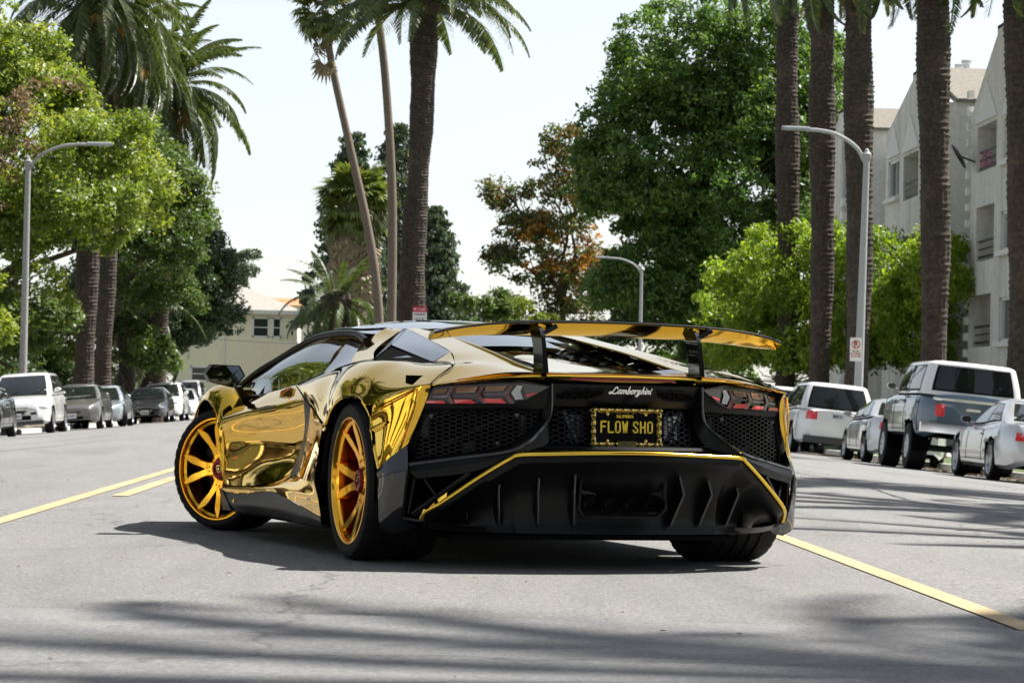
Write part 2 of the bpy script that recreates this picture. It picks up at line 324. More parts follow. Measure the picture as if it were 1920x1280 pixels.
# ------------------------------------------------------------------ vegetation
def leaf_material(name, stops, trans=.35, rough=.45, tcol=None):
    m = bpy.data.materials.new(name); m.use_nodes = True; MATS[name] = m; b = bsdf(m)
    at_ = N(m, 'Attribute', attribute_name='tint'); r = ramp(m, at_.outputs['Fac'], stops)
    link(m, r.outputs[0], b.inputs['Base Color']); b.inputs['Roughness'].default_value = rough; b.inputs['Specular IOR Level'].default_value = .4
    t = N(m, 'BsdfTranslucent'); mu = N(m, 'MixRGB', blend_type='MULTIPLY'); mu.inputs[0].default_value = 1; mu.inputs[2].default_value = (*(tcol or (1.5,1.55,.7)), 1)
    link(m, r.outputs[0], mu.inputs[1]); link(m, mu.outputs[0], t.inputs[0])
    mx = N(m, 'MixShader'); mx.inputs[0].default_value = trans; link(m, b.outputs[0], mx.inputs[1]); link(m, t.outputs[0], mx.inputs[2])
    link(m, mx.outputs[0], m.node_tree.nodes['Material Output'].inputs[0]); return m
leaf_material('leaf_bright', [(0,(.05,.085,.014)),(.45,(.135,.19,.028)),(.75,(.25,.295,.045)),(1,(.42,.42,.10))], .38)
leaf_material('leaf_mid', [(0,(.028,.058,.016)),(.5,(.07,.12,.03)),(1,(.16,.215,.055))], .38)
leaf_material('leaf_dark', [(0,(.020,.040,.018)),(.5,(.042,.075,.030)),(1,(.095,.14,.058))], .32)
leaf_material('leaf_deep', [(0,(.025,.062,.015)),(.5,(.066,.130,.029)),(1,(.18,.27,.065))], .40)
leaf_material('leaf_hedge', [(0,(.06,.115,.014)),(.5,(.17,.26,.026)),(1,(.38,.45,.06))], .48)
leaf_material('leaf_autumn', [(0,(.075,.12,.03)),(.42,(.13,.175,.04)),(.58,(.18,.13,.045)),(.72,(.32,.15,.045)),(.9,(.52,.25,.04)),(1,(.68,.36,.05))], .35, tcol=(1.3,1.1,.7))
leaf_material('leaf_cedar', [(0,(.035,.056,.038)),(.5,(.07,.105,.068)),(1,(.135,.17,.11))], .26)
leaf_material('leaf_palm', [(0,(.035,.055,.018)),(.5,(.07,.095,.03)),(1,(.13,.155,.055))], .28, .38)
leaf_material('leaf_fan', [(0,(.06,.085,.02)),(.5,(.12,.15,.035)),(1,(.22,.23,.075))], .30, .4)
leaf_material('leaf_dead', [(0,(.15,.11,.07)),(.5,(.28,.22,.14)),(1,(.44,.37,.26))], .25, .7, (1,.9,.7))
leaf_material('leaf_pink', [(0,(.10,.085,.05)),(.5,(.19,.145,.085)),(1,(.33,.24,.15))], .35, .6, (1.1,.9,.7))
noisy('bark', (.055,.04,.03), (.14,.105,.08), 14, .95, .8, .03, 6, scl=(1,1,.25))
def palm_bark():
    m = pmat('palm_bark', (.1,.07,.05), .95); co = coords(m)
    n1 = noise(m, 9, 6, .7, co); n0 = noise(m, 1.3, 4, .6, co); mxn = N(m, 'Math', operation='MULTIPLY_ADD'); mxn.inputs[1].default_value = .5; link(m, n0.outputs['Fac'], mxn.inputs[0]); sb = N(m, 'Math', operation='SUBTRACT'); sb.inputs[1].default_value = .25; link(m, n1.outputs['Fac'], mxn.inputs[2]); link(m, mxn.outputs[0], sb.inputs[0]); r = ramp(m, sb.outputs[0], [(.25,(.018,.014,.011)),(.5,(.050,.037,.028)),(.78,(.115,.088,.066))]); link(m, r.outputs[0], bsdf(m).inputs['Base Color']); bump(m, n1.outputs['Fac'], .6, .04)
palm_bark(); noisy('thin_bark', (.11,.085,.065), (.24,.19,.15), 16, .9, .4, .02, 5); noisy('date_fruit', (.45,.20,.03), (.62,.34,.06), 30, .6)

def quads_mesh(name, c, a, b, tint, mat):
    n = len(c); v = np.empty((n,4,3), np.float32); v[:,0] = c-a; v[:,1] = c+b-a*.15; v[:,2] = c+a; v[:,3] = c-b-a*.15
    me = bpy.data.meshes.new(name); me.vertices.add(4*n); me.vertices.foreach_set('co', v.reshape(-1)); me.loops.add(4*n); me.loops.foreach_set('vertex_index', np.arange(4*n, dtype=np.int32))
    me.polygons.add(n); me.polygons.foreach_set('loop_start', np.arange(0,4*n,4, dtype=np.int32))
    at_ = me.attributes.new('tint', 'FLOAT', 'POINT'); at_.data.foreach_set('value', np.repeat(tint.astype(np.float32), 4))
    me.materials.append(M(mat)); me.update(); me.validate(); return me
def rand_unit(n):
    v = RNG.normal(size=(n,3)); return v/np.linalg.norm(v, axis=1, keepdims=True)
def crown_mesh(name, blobs, nclump, per, cr, size, mat, flat=.75, rmin=.55, tb=0., droop=0., asp=.5, plume=26):
    vol = np.array([b[3]*b[4]*b[5] for b in blobs])**.67; pick = RNG.choice(len(blobs), nclump, p=vol/vol.sum()); B = np.array(blobs, float)[pick]
    d = rand_unit(nclump); d[:,2] = np.where(d[:,2] < -.5, d[:,2]*.5, d[:,2]); rad = rmin+(1.04-rmin)*RNG.random(nclump)**.55+np.where(RNG.random(nclump) < .12, .16*RNG.random(nclump), 0)
    # clumps gather into larger plumes that catch the light on top and shade one another
    nb = max(6, nclump//plume); bp = RNG.choice(len(blobs), nb, p=vol/vol.sum()); BB = np.array(blobs, float)[bp]; bd = rand_unit(nb); bd[:,2] = np.where(bd[:,2] < -.45, bd[:,2]*.4, bd[:,2])
    br = rmin+(.98-rmin)*RNG.random(nb)**.5+np.where(RNG.random(nb) < .2, .14, 0); bc = BB[:,:3]+bd*BB[:,3:6]*br[:,None]; R_ = np.cbrt(BB[:,3]*BB[:,4]*BB[:,5])*(.20+.20*RNG.random(nb)); bt = RNG.random(nb)
    pk = RNG.integers(0, nb, nclump); d = rand_unit(nclump)*.9+bd[pk]*.45+np.array([0,0,.35]); d /= np.linalg.norm(d,axis=1,keepdims=True)
    cc = bc[pk]+d*R_[pk][:,None]*(.70+.40*RNG.random(nclump))[:,None]*np.array([1.1,1.1,.85])
    # throw out clumps buried deep inside another blob
    crs = cr*(.40+.55*RNG.random(nclump)); ct = .55*bt[pk]+.45*RNG.random(nclump)
    q = RNG.normal(size=(nclump,per,3)); q /= np.linalg.norm(q, axis=2, keepdims=True); rr = (RNG.random((nclump,per))**.45)[...,None]
    p = cc[:,None,:]+q*rr*crs[:,None,None]*np.array([1,1,flat]); p = p.reshape(-1,3); n = len(p)
    nrm = rand_unit(n)*.9+np.repeat(d,per,0)*.5+np.array([0,0,.55]); nrm /= np.linalg.norm(nrm,axis=1,keepdims=True)
    a = np.cross(nrm, rand_unit(n)); a /= np.linalg.norm(a,axis=1,keepdims=True)+1e-6; a[:,2] -= droop; b = np.cross(nrm, a)
    s = size*(.45+1.05*RNG.random(n))[:,None]
    tint = np.clip(.48*np.repeat(ct,per)+.46*RNG.random(n)+.10+tb, 0, 1)
    return quads_mesh(name, p, a*s*.5, b*s*.5*asp, tint, mat)
def limb(mb, p0, p1, r0, r1, wob=.25, n=7):
    p0, p1 = Vector(p0), Vector(p1); pts = [p0.lerp(p1, i/(n-1))+Vector((random.gauss(0,1),random.gauss(0,1),0))*wob*math.sin(math.pi*i/(n-1))*.5 for i in range(n)]
    mb.tube(pts, [r0+(r1-r0)*i/(n-1) for i in range(n)], 7)
def tree(nm, label, base, blobs, mat, nclump, per, cr, size, trunk_r=.22, group=None, bark='bark', extra=None, cat='tree', fork=.45, **k):
    base = Vector(base); root = empty(nm, base, 0, label, cat, group)
    bl = [(x-base.x, y-base.y, z-base.z, a, b, c) for x, y, z, a, b, c in blobs]
    t = MB(); top = Vector(bl[0][:3]); f = Vector((top.x*.5, top.y*.5, max(.6, (top.z-bl[0][5])*.6+top.z*fork*.4)))
    limb(t, (0,0,-.15), f, trunk_r*1.25, trunk_r*.8, .12, 8); tr = t.build('trunk', bark, root)
    for x, y, z, a, b, c in bl:
        q = MB(); limb(q, f, (x,y,z+c*.2), trunk_r*.55, trunk_r*.12, .6, 9)
        for j in range(5):
            u = rand_unit(1)[0]; limb(q, (f.x+(x-f.x)*.65, f.y+(y-f.y)*.65, f.z+(z-f.z)*.65), (x+u[0]*a*.8, y+u[1]*b*.8, z+abs(u[2])*c*.7), trunk_r*.25, .02, .4, 6)
        q.build('branch', bark, tr)
    link_mesh('crown', crown_mesh('crown', bl, nclump, per, cr, size, mat, **k), root)
    if extra: link_mesh('crown', crown_mesh('crown', [(x-base.x, y-base.y, z-base.z, a, b, c) for x, y, z, a, b, c in extra[0]], *extra[1:]), root)
    return root

# ---- palms
def frond_mesh(nm, L, bend, mat, nl=58, wl=.58, lift=.35, tb=0.):
    v = []; tint = []; f = []
    s = np.linspace(0,1,24); ang = lift-bend*s**1.25; dx = np.cos(ang)*L/23; dz = np.sin(ang)*L/23; X = np.concatenate([[0],np.cumsum(dx[:-1])]); Z = np.concatenate([[0],np.cumsum(dz[:-1])])
    def pos(t): return np.array([np.interp(t,s,X),0,np.interp(t,s,Z)]), np.interp(t,s,ang)
    for i in range(12):
        a, _ = pos(i/12); b, _ = pos((i+1)/12); w0, w1 = .05*(1-i/12)+.012, .05*(1-(i+1)/12)+.012; o = len(v)
        v += [a+[0,w0,0], a+[0,-w0,0], b+[0,-w1,0], b+[0,w1,0]]; f.append((o,o+1,o+2,o+3)); tint += [.75]*4
    for i in range(nl):
        t = .10+.90*i/(nl-1); p, an = pos(t); l = wl*(.35+.65*math.sin(math.pi*min(1,t*.9+.08)))*(1-.35*max(0,t-.8)/.2)
        for sd in (1,-1):
            l2 = l*random.uniform(.85,1.1); fw = .75+.5*t+random.uniform(-.12,.12); dr = -.32-random.uniform(0,.30)
            d = np.array([math.cos(fw)*math.cos(an) , sd*math.sin(fw), math.cos(fw)*math.sin(an)+dr]); d /= np.linalg.norm(d)
            e = np.cross(d, [0,0,1.]); e /= np.linalg.norm(e)+1e-6; e = e*.6+np.array([math.cos(an),0,math.sin(an)])*.5; w_ = .042
            q = p+d*l2*.55; r_ = p+d*l2+np.array([0,0,-.10*l2]); o = len(v); v += [p-e*w_*.5, q-e*w_, r_, q+e*w_, p+e*w_*.5]; f.append((o,o+1,o+2,o+3,o+4)); tint += [min(1,max(0,random.gauss(.45+tb,.22)))]*5
    me = bpy.data.meshes.new(nm); me.from_pydata([tuple(p) for p in v], [], f); a_ = me.attributes.new('tint','FLOAT','POINT'); a_.data.foreach_set('value', np.array(tint,np.float32)); me.materials.append(M(mat)); me.update(); return me
def fan_mesh(nm, R, pet, mat, nb=22, tb=0., droop=.5):
    v = []; f = []; tint = []
    v += [(0,.02,0),(0,-.02,0),(pet,-.012,-.04),(pet,.012,-.04)]; f.append((0,1,2,3)); tint += [.8]*4
    for i in range(nb):
        a = math.radians(-125+250*i/(nb-1)); l = R*(1-.25*abs(a)/2.2)*random.uniform(.9,1.05); c, s_ = math.cos(a), math.sin(a); w_ = R*.085
        m_ = (pet+c*l*.55, s_*l*.55, -.04+.05*(i%2)); t_ = (pet+c*l*.92, s_*l*.92, -.04-droop*l*random.uniform(.3,.7)); o = len(v)
        v += [(pet,0,-.04),(m_[0]-s_*w_, m_[1]+c*w_, m_[2]), t_, (m_[0]+s_*w_, m_[1]-c*w_, m_[2]+.02)]; f.append((o,o+1,o+2,o+3)); tint += [min(1,max(0,random.gauss(.5+tb,.2)))]*4
    me = bpy.data.meshes.new(nm); me.from_pydata(v,[],f); a_ = me.attributes.new('tint','FLOAT','POINT'); a_.data.foreach_set('value', np.array(tint,np.float32)); me.materials.append(M(mat)); me.update(); return me
FR = {'up': [frond_mesh('frond', 3.9, 1.0, 'leaf_palm', lift=.5), frond_mesh('frond', 3.6, 1.35, 'leaf_palm', lift=.5)], 'mid': [frond_mesh('frond', 4.0, 1.7, 'leaf_palm'), frond_mesh('frond', 4.2, 1.45, 'leaf_palm'), frond_mesh('frond', 3.8, 1.95, 'leaf_palm')],
      'arch': [frond_mesh('frond', 4.3, 1.55, 'leaf_palm', 64, .62, .75), frond_mesh('frond', 4.0, 1.9, 'leaf_palm', 60, .60, .85), frond_mesh('frond', 4.5, 1.3, 'leaf_palm', 64, .62, .6)],
      'dead': [frond_mesh('dead_frond', 3.4, .9, 'leaf_dead', 34, .30, 0), frond_mesh('dead_frond', 2.9, .7, 'leaf_dead', 30, .26, 0)], 'fan': [fan_mesh('fan_leaf', .95, 1.0, 'leaf_fan'), fan_mesh('fan_leaf', .85, .9, 'leaf_fan', 20, .1, .8)], 'fandead': [fan_mesh('dead_leaf', .8, .6, 'leaf_dead', 16, 0, 1.2)]}
def boot_trunk(path, r, seg=30, step=.13, amp=.075):
    P = [Vector(p) for p in path]; L = sum((P[i+1]-P[i]).length for i in range(len(P)-1)); n = int(L/step)*4; pts = crom(P, n+1); G = []
    for i, p in enumerate(pts):
        k = i % 4; h = (i//4); row = []
        rr = r*(1.0+.10*math.sin(i*.017+r*9)+.06*math.sin(i*.05))*(1+.30*max(0,1-i/(n*.06))**2)
        for j in range(seg):
            a = 2*math.pi*j/seg; ph = math.sin(j*math.pi*2/3+h*2.1)*.5+.5; wob = .5+.5*math.sin(j*12.9+h*7.7)
            row.append(p+Vector((math.cos(a), math.sin(a), 0))*rr*(1+.03*math.sin(j*3.1+h*.37+r*50)+amp*(k/3.)*(.45+.55*ph)*(.5+1.0*wob))+Vector((0,0,-.03*wob if k == 3 else 0)))
        G.append(row)
    mb = MB().grid(G, closed_c=True); return mb
def date_palm(label, base, top, r, nfr=46, group='Canary date palms lining the street', dead=8, fruit=0, lean=None, scale=1., nm='date_palm', arch=False):
    base = Vector(base); top = Vector(top)-base; root = empty(nm, base, random.uniform(0,6.28)*0, label, 'palm tree', group)
    path = [(0,0,-.2), (top.x*.25+(lean or 0), top.y*.25, top.z*.33), (top.x*.65, top.y*.65, top.z*.7), (top.x, top.y, top.z)]
    boot_trunk(path, r).build('trunk', 'palm_bark', root, angle=30)
    MB().lathe([(r*.9,-.9),(r*1.35,-.3),(r*1.5,.1),(r*1.1,.5),(0,.7)], 18, Matrix.Translation(top) @ Matrix.Rotation(math.pi/2,4,'X')).build('crown_shaft', 'palm_bark', root)
    for i in range(nfr):
        u = (i+.5)/nfr; az = i*2.39996+random.uniform(-.2,.2); el = math.radians((72-88*u if arch else 80-125*u**.85)+random.uniform(-8,8))
        o = link_mesh('frond', random.choice(FR['arch'] if arch else FR['up'] if u < .35 else FR['mid']), root); s = scale*random.uniform(.88,1.08); o.location = top+Vector((math.cos(az),math.sin(az),0))*r*.7+Vector((0,0,.25-.5*u))
        o.rotation_euler = (random.uniform(-.25,.25), -(el-.35), az); o.scale = (s,s,s)
    for i in range(dead):
        az = i*6.283/max(1,dead)+random.uniform(-.3,.3); o = link_mesh('dead_frond', random.choice(FR['dead']), root); o.location = top+Vector((math.cos(az),math.sin(az),-.3/r*.3))*r; o.rotation_euler = (0, math.radians(random.uniform(62,84)), az); s = scale*random.uniform(.8,1.1); o.scale = (s,s,s)
    for i in range(fruit):
        az = i*2.4; c = top+Vector((math.cos(az),math.sin(az),0))*r*2.6+Vector((0,0,-.7-random.random()*.6)); m_ = MB()
        for j in range(26):
            d = rand_unit(1)[0]; m_.tube([c, c+Vector((d[0]*.34,d[1]*.34,-abs(d[2])*.5-.15))], .022, 4)
        m_.build('fruit_cluster', 'date_fruit', root)
    return root
def fan_palm(label, base, pts, r, nleaf=34, skirt=0, group=None, sc=1., nm='fan_palm'):
    base = Vector(base); P = [Vector(p)-base for p in pts]; root = empty(nm, base, 0, label, 'palm tree', group); top = P[-1]
    path = crom(P, 30); MB().tube(path, [r*(1.25-.4*i/29) for i in range(30)], 12).build('trunk', 'thin_bark', root)
    for i in range(nleaf):
        u = (i+.5)/nleaf; az = i*2.39996; el = math.radians(75-130*u+random.uniform(-8,8)); o = link_mesh('fan_leaf', random.choice(FR['fan']), root); s = sc*random.uniform(.85,1.1)
        o.location = top+Vector((math.cos(az)*.1,math.sin(az)*.1,.2-.4*u)); o.rotation_euler = (random.uniform(-.3,.3), -el, az); o.scale = (s,s,s)
    for i in range(skirt):
        u = i/skirt; az = i*2.39996; o = link_mesh('dead_leaf', FR['fandead'][0], root); o.location = top+Vector((math.cos(az)*r*1.1,math.sin(az)*r*1.1,-.2-u*2.6*sc)); o.rotation_euler = (0, math.radians(random.uniform(58,80)), az); s = sc*random.uniform(.9,1.3); o.scale = (s,s,s)
    return root

def build_trees():
    gz = VERGE_Z
    def B(u, v, D, rx, ry, rz): p = at(u, v, D); return (p.x, p.y, p.z, rx, ry, rz)
    def G(u, D): p = at(u, 760, D); return (p.x, p.y, gz)
    pxm = lambda D: D/FPX
    # left: great bright tree over the kerb
    D = 96; k = pxm(D)
    tree('street_tree', 'big sunlit yellow-green tree behind the left lamp post', (-17.0, 98, gz), [B(70,330,D+2,175*k,3.2,235*k),B(190,360,D,110*k,3.0,150*k),B(20,540,D+1,120*k,3,140*k),B(-60,300,D+3,190*k,3.5,270*k),B(240,300,D+2,50*k,2,70*k),B(120,420,D,90*k,2.4,75*k),B(235,420,D+1,55*k,2,45*k),B(40,150,D+3,100*k,2.6,120*k)], 'leaf_bright', 3300, 36, .62, .175, .3, plume=20,
         extra=([B(95,200,D-2.2,60*k,1.0,90*k),B(15,330,D-2.5,40*k,1,110*k)], 60, 22, .6, .16, 'leaf_pink', .75, .5, 0., 0., .5, 3), rmin=.6)
    tree('street_tree', 'tall leafy tree rising behind the left palm pair, darker than its bright neighbour', (-13.8, 122, gz), [B(285,390,118,85*pxm(118),2.6,130*pxm(118)),B(250,300,118,60*pxm(118),2.2,80*pxm(118)),B(330,370,119,48*pxm(118),2,60*pxm(118)),B(240,520,120,110*pxm(120),3,120*pxm(120))], 'leaf_mid', 2100, 30, .60, .175, .28)
    D = 130; k = pxm(D)
    tree('street_tree', 'dark spreading tree overhanging the far left cars in front of the cream house', (-14.5, 131, gz), [B(330,560,D,105*k,3,115*k),B(380,510,D,48*k,2.4,66*k),B(392,585,D,26*k,1.8,50*k),B(270,600,D-1,80*k,2.6,90*k),B(330,625,D,70*k,2.2,40*k),B(345,470,D,60*k,2.2,60*k)], 'leaf_dark', 2300, 32, .60, .18, .3, rmin=.5)
    # shrubs behind the left kerb
    hg = 'shrubs filling the left front gardens'
    for i, (u, v, D, rx, rz, mt) in enumerate(((20,620,92,100,70,'leaf_mid'),(95,640,118,60,50,'leaf_bright'),(230,660,119,80,50,'leaf_mid'),(-60,600,90,90,90,'leaf_bright'))):
        k = pxm(D); tree('garden_shrub', ['dense green shrub at the left edge below the great tree','yellow-green shrub behind the pale silver crossover','mid-green shrub between the twin palms and the dark tree','bright shrub just outside the left picture edge'][i], (at(u,v,D).x, D+1, gz), [B(u,v,D+1,rx*k,1.8,rz*k)], mt, 420, 22, .5, .18, .08, cat='shrub', group=hg)
    labs = ['dark hedge behind the black sedan at the left edge','hedge right behind the pale silver crossover','low hedge behind the grey-brown sedan','hedge in the shade behind the blue-grey coupe','hedge between the stout palm trunk and the kerb','hedge behind the white sport utility on the left','last hedge before the cream house']
    for i, (y, hh) in enumerate(((84,3.4),(92,3.0),(101,3.2),(109,3.0),(117,2.8),(126,2.6),(137,2.6))):
        tree('garden_hedge', labs[i], (-16.0,y,gz), [(-16.0,y-1.5,gz+hh*.5,1.6,4.2,hh*.56),(-16.2,y+2.5,gz+hh*.45,1.6,4.0,hh*.52)], ['leaf_mid','leaf_dark'][i % 2], 520, 20, .5, .2, .06, cat='hedge', group='hedges behind the left kerb')
    # far planting that closes the view along the street
    labs = ['far dark tree mass behind the cream house, leftmost','far tree low left of the cedars','far tree directly behind the great palm','far tree between the great palm and the autumn tree','far tree below the autumn tree','far tree right behind the autumn tree','far tree under the huge green tree, left part','far tree under the huge green tree, right part','far tree seen between the right palm trunks']
    for i, (u, v, D, rx, rz, mt) in enumerate(((400,640,250,120,70,'leaf_dark'),(560,650,240,90,60,'leaf_mid'),(760,650,245,90,60,'leaf_cedar'),(880,650,240,80,55,'leaf_mid'),(985,650,250,80,50,'leaf_bright'),(1090,640,240,90,75,'leaf_mid'),(1200,650,225,90,70,'leaf_deep'),(1330,650,215,110,70,'leaf_deep'),(1470,640,205,110,75,'leaf_dark'))):
        k = pxm(D); tree('distant_tree', labs[i], (at(u,740,D).x,D,gz), [B(u,v,D,rx*k,2.5,rz*k),B(u-20,v+75,D,rx*k,2.5,rz*k),B(u+30,v+75,D,rx*k,2.5,rz*k)], mt, 520, 20, .75, .34, .25, group='far trees at the end of the street')
    # left palm pair
    p = at(160,20,106.6); date_palm('left-hand palm of the twin trunks by the left kerb, dead fronds hanging', (at(157,700,106.6).x,106.6,gz), (at(182,-35,106.6).x,106.6,at(180,-5,106.6).z), .40, 72, dead=22, fruit=6, scale=1.1)
    date_palm('right-hand darker palm of the twin trunks by the left kerb, orange fruit', (at(191,700,113).x,113,gz), (at(222,95,113).x,113,at(222,70,113).z), .36, 60, dead=14, fruit=8, scale=1.0)
    date_palm('palm crown with orange fruit bursting out right of the twin palms', (at(296,700,124).x,124,gz), (at(316,170,124).x,124,at(316,165,124).z), .36, 74, dead=12, fruit=10, scale=1.08)
    date_palm('short stout palm trunk under the dark tree, left kerb', (at(238,700,124).x,124,gz), (at(240,560,124).x,124,at(240,560,124).z), .40, 12, dead=2)
    date_palm('thick palm stump trunk beside the cream house corner', (at(276,700,132).x,132,gz), (at(278,590,132).x,132,at(278,590,132).z), .42, 10, dead=2)
    # centre: the great palm and two thin leaning ones
    date_palm('massive date palm standing in the middle of the view above the car roof', (at(778,700,135).x,135,-.1), (at(797,-30,135).x,135,at(797,2,135).z), .56, 74, dead=0, scale=1.30, lean=-.25, arch=True)
    fan_palm('thin leaning fan palm curving up to the left of the great date palm', (at(716,700,141).x,141,-.1), [(at(u,v,141).x,141,at(u,v,141).z) for u,v in ((716,745),(708,560),(690,430),(655,270),(620,110),(610,20))], .20, 46, 3, sc=1.05)
    fan_palm('thin straight fan palm trunk between the leaning palm and the great date palm', (at(733,700,143).x,143,-.1), [(at(u,v,143).x,143,at(u,v,143).z) for u,v in ((731,745),(735,500),(734,330),(722,140),(706,0),(700,-120))], .21, 36, 8, sc=1.2)
    D = 165
    fan_palm('shaggy fan palm with a tan skirt of dead leaves below its crown', (at(662,740,D).x,D,gz), [(at(u,v,D).x,D,at(u,v,D).z) for u,v in ((664,745),(665,600),(668,480),(668,385))], .62, 90, 120, sc=1.45)
    D = 150
    o = date_palm('low feathery palm with pale trunk beside the cream house', (at(632,740,D).x,D,gz), (at(632,560,D).x,D,at(632,565,D).z), .55, 44, group=None, dead=4, scale=.78)
    # cedar
    def cedar(label, u0, D, vtop, half, seed):
        base = Vector((at(u0,740,D).x, D, gz)); H = at(u0,vtop,D).z-gz; root = empty('cedar_tree', base, 0, label, 'tree', 'cedars behind the great palm'); t = MB(); t.tube([(0,0,-.2),(.05,0,H*.5),(0,0,H*.97)], [.55,.35,.05], 9); tr = t.build('trunk','bark',root)
        C, A_, Bb = [], [], []; br = MB(); random.seed(seed)
        nb = 74
        for i in range(nb):
            u = (i/nb)**.9; z = H*(.14+.84*u); L = half*(1.0-u)**.62*random.uniform(.7,1.12)+.35; az = i*2.4; d = Vector((math.cos(az),math.sin(az),0)); p0 = Vector((0,0,z))
            pts = [p0+d*L*s+Vector((0,0,L*(.16*s-.42*s*s))) for s in (0,.25,.5,.75,1)]; br.tube(pts, [.07,.055,.04,.028,.012], 5)
            m_ = int(105*L/half)+18
            for j in range(m_):
                s = .18+.82*random.random()**.7; b_ = p0+d*L*s+Vector((0,0,L*(.16*s-.42*s*s))); wd = .30*L*(1-.55*s)+.2; q = Vector((-d.y,d.x,0))*random.uniform(-wd,wd)
                for r_ in range(3): C.append(tuple(b_+q+Vector((random.gauss(0,.16),random.gauss(0,.16),-abs(random.gauss(0,.26))-.06*q.length))))
        br.build('branch','bark',tr); C = np.array(C); n = len(C); a = rand_unit(n)*.7; a[:,2] = -abs(a[:,2])-.35; b = np.cross(a, rand_unit(n)); b /= np.linalg.norm(b,axis=1,keepdims=True); s = .38*(.6+.8*RNG.random(n))[:,None]
        link_mesh('crown', quads_mesh('crown', C, a*s*.5, b*s*.22, np.clip(RNG.normal(.5,.25,n),0,1), 'leaf_cedar'), root)
    cedar('dark layered cedar behind the two thin palms', 652, 188, 232, 3.7, 3); cedar('second cedar peeping out right of the great palm trunk', 735, 196, 215, 4.2, 5); cedar('drooping cedar just right of the great palm', 805, 180, 375, 3.2, 8)
    # centre right
    D = 188; k = pxm(D)
    tree('autumn_tree', 'sparse rust and orange leaved tree left of the great green tree', (at(1060,740,D).x,D,gz), [B(1050,400,D,85*k,2.4,130*k),B(985,410,D,60*k,2,100*k),B(1085,330,D,55*k,2,75*k),B(1010,520,D,85*k,2.4,90*k),B(1075,500,D,70*k,2.4,110*k),B(960,370,D,50*k,1.6,45*k),B(1000,610,D,90*k,2.4,70*k),B(1085,600,D,70*k,2.4,80*k),B(1050,280,D,45*k,1.8,55*k),B(940,470,D,40*k,1.5,45*k)], 'leaf_autumn', 1300, 18, .75, .30, .25, rmin=.35, tb=-.18, plume=9,
         extra=([B(1090,355,D-1,34*k,.8,55*k),B(1050,470,D-1,75*k,1,100*k)], 150, 16, .6, .3, 'leaf_autumn', .75, .5, .35, 0., .5, 3))
    D = 175; k = pxm(D)
    for i, (u, v, rx, rz, mt) in enumerate(((905,560,52,42,'leaf_mid'),(980,590,60,45,'leaf_bright'),(860,600,60,50,'leaf_cedar'),(590,585,20,34,'leaf_cedar'),(462,505,34,45,'leaf_cedar'))):
        tree('distant_tree', ['small round green tree far right of the great palm','light green low tree below the autumn tree','grey-green far tree low beside the great palm','grey-green far tree between house and low palm','pale far tree rising over the cream house roof'][i], (at(u,740,D+10*i).x,D+10*i,gz), [B(u,v,D+10*i,rx*k,2,rz*k),B(u+10,v+60,D+10*i,rx*k,2,rz*k)], mt, 330, 22, .55, .24, .2, group='far trees at the end of the street')
    D = 160; k = pxm(D)
    tree('street_tree', 'huge dense deep green tree right of centre, tallest leafy crown', (at(1330,740,D).x,D+2,gz), [B(1290,150,D+1,150*k,3.6,150*k),B(1400,170,D+1,150*k,3.6,160*k),B(1240,330,D,130*k,3.6,190*k),B(1390,370,D,170*k,3.6,200*k),B(1230,520,D,115*k,3.2,110*k),B(1350,560,D,150*k,3.4,120*k),B(1500,260,D+3,95*k,3,180*k),B(1160,330,D+1,65*k,2.6,110*k),B(1540,130,D+5,60*k,2.4,90*k)], 'leaf_deep', 7000, 34, .85, .26, .5, plume=14, rmin=.55, droop=.25, asp=.5)
    tree('street_tree', 'low dark tree mass under the huge green tree by the far lamp', (at(1240,740,166).x,167,gz), [B(1240,610,166,120*pxm(166),2.5,60*pxm(166)),B(1380,640,164,100*pxm(166),2.5,70*pxm(166))], 'leaf_dark', 800, 22, .7, .3, .2)
    D = 92; k = pxm(D)
    hd = tree('hedge_tree', 'bright lime green clipped tree row in front of the pale apartment block', (at(1560,740,D).x+1.2,D+1,gz), [B(1400,570,D+4,85*k,2,100*k),B(1480,535,D+2,80*k,2.2,120*k),B(1570,560,D,85*k,2.2,125*k),B(1660,555,D-2,85*k,2.2,125*k),B(1740,550,D-4,55*k,2,120*k),B(1440,650,D+3,110*k,2,60*k),B(1560,660,D,110*k,2,60*k),B(1690,650,D-2,90*k,2,60*k)], 'leaf_hedge', 3000, 34, .52, .14, .16, plume=13, rmin=.62, droop=.35, asp=.45, cat='tree')
    # right palm row
    rows = [(1470,92.9,'leftmost palm trunk of the right row, against the huge green tree',.34,(1478,-105)),(1533,85.0,'second palm trunk of the right row, left of the no-parking lamp post',.34,(1545,-125)),(1603,77.9,'third palm trunk of the right row, behind the no-parking lamp post',.35,(1612,-140)),(1745,66.7,'fourth palm trunk of the right row, over the lifted truck',.34,(1752,-170)),(1912,57.0,'palm trunk cut by the right picture edge',.36,(1925,-230))]
    for u, D, lb, r, (tu, tv) in rows:
        date_palm(lb, (at(u,700,D).x,D,gz), (at(tu,tv,D).x,D,at(tu,tv,D).z+.4), r, 42, dead=3, scale=.86, lean=.1)
    # palms and trees outside the frame: they throw the shadows in the foreground and stand in the reflections
    gr = 'street trees outside the frame, known by their shadows and reflections'
    lab = 'palm outside the frame whose frond shadows fall across the road'
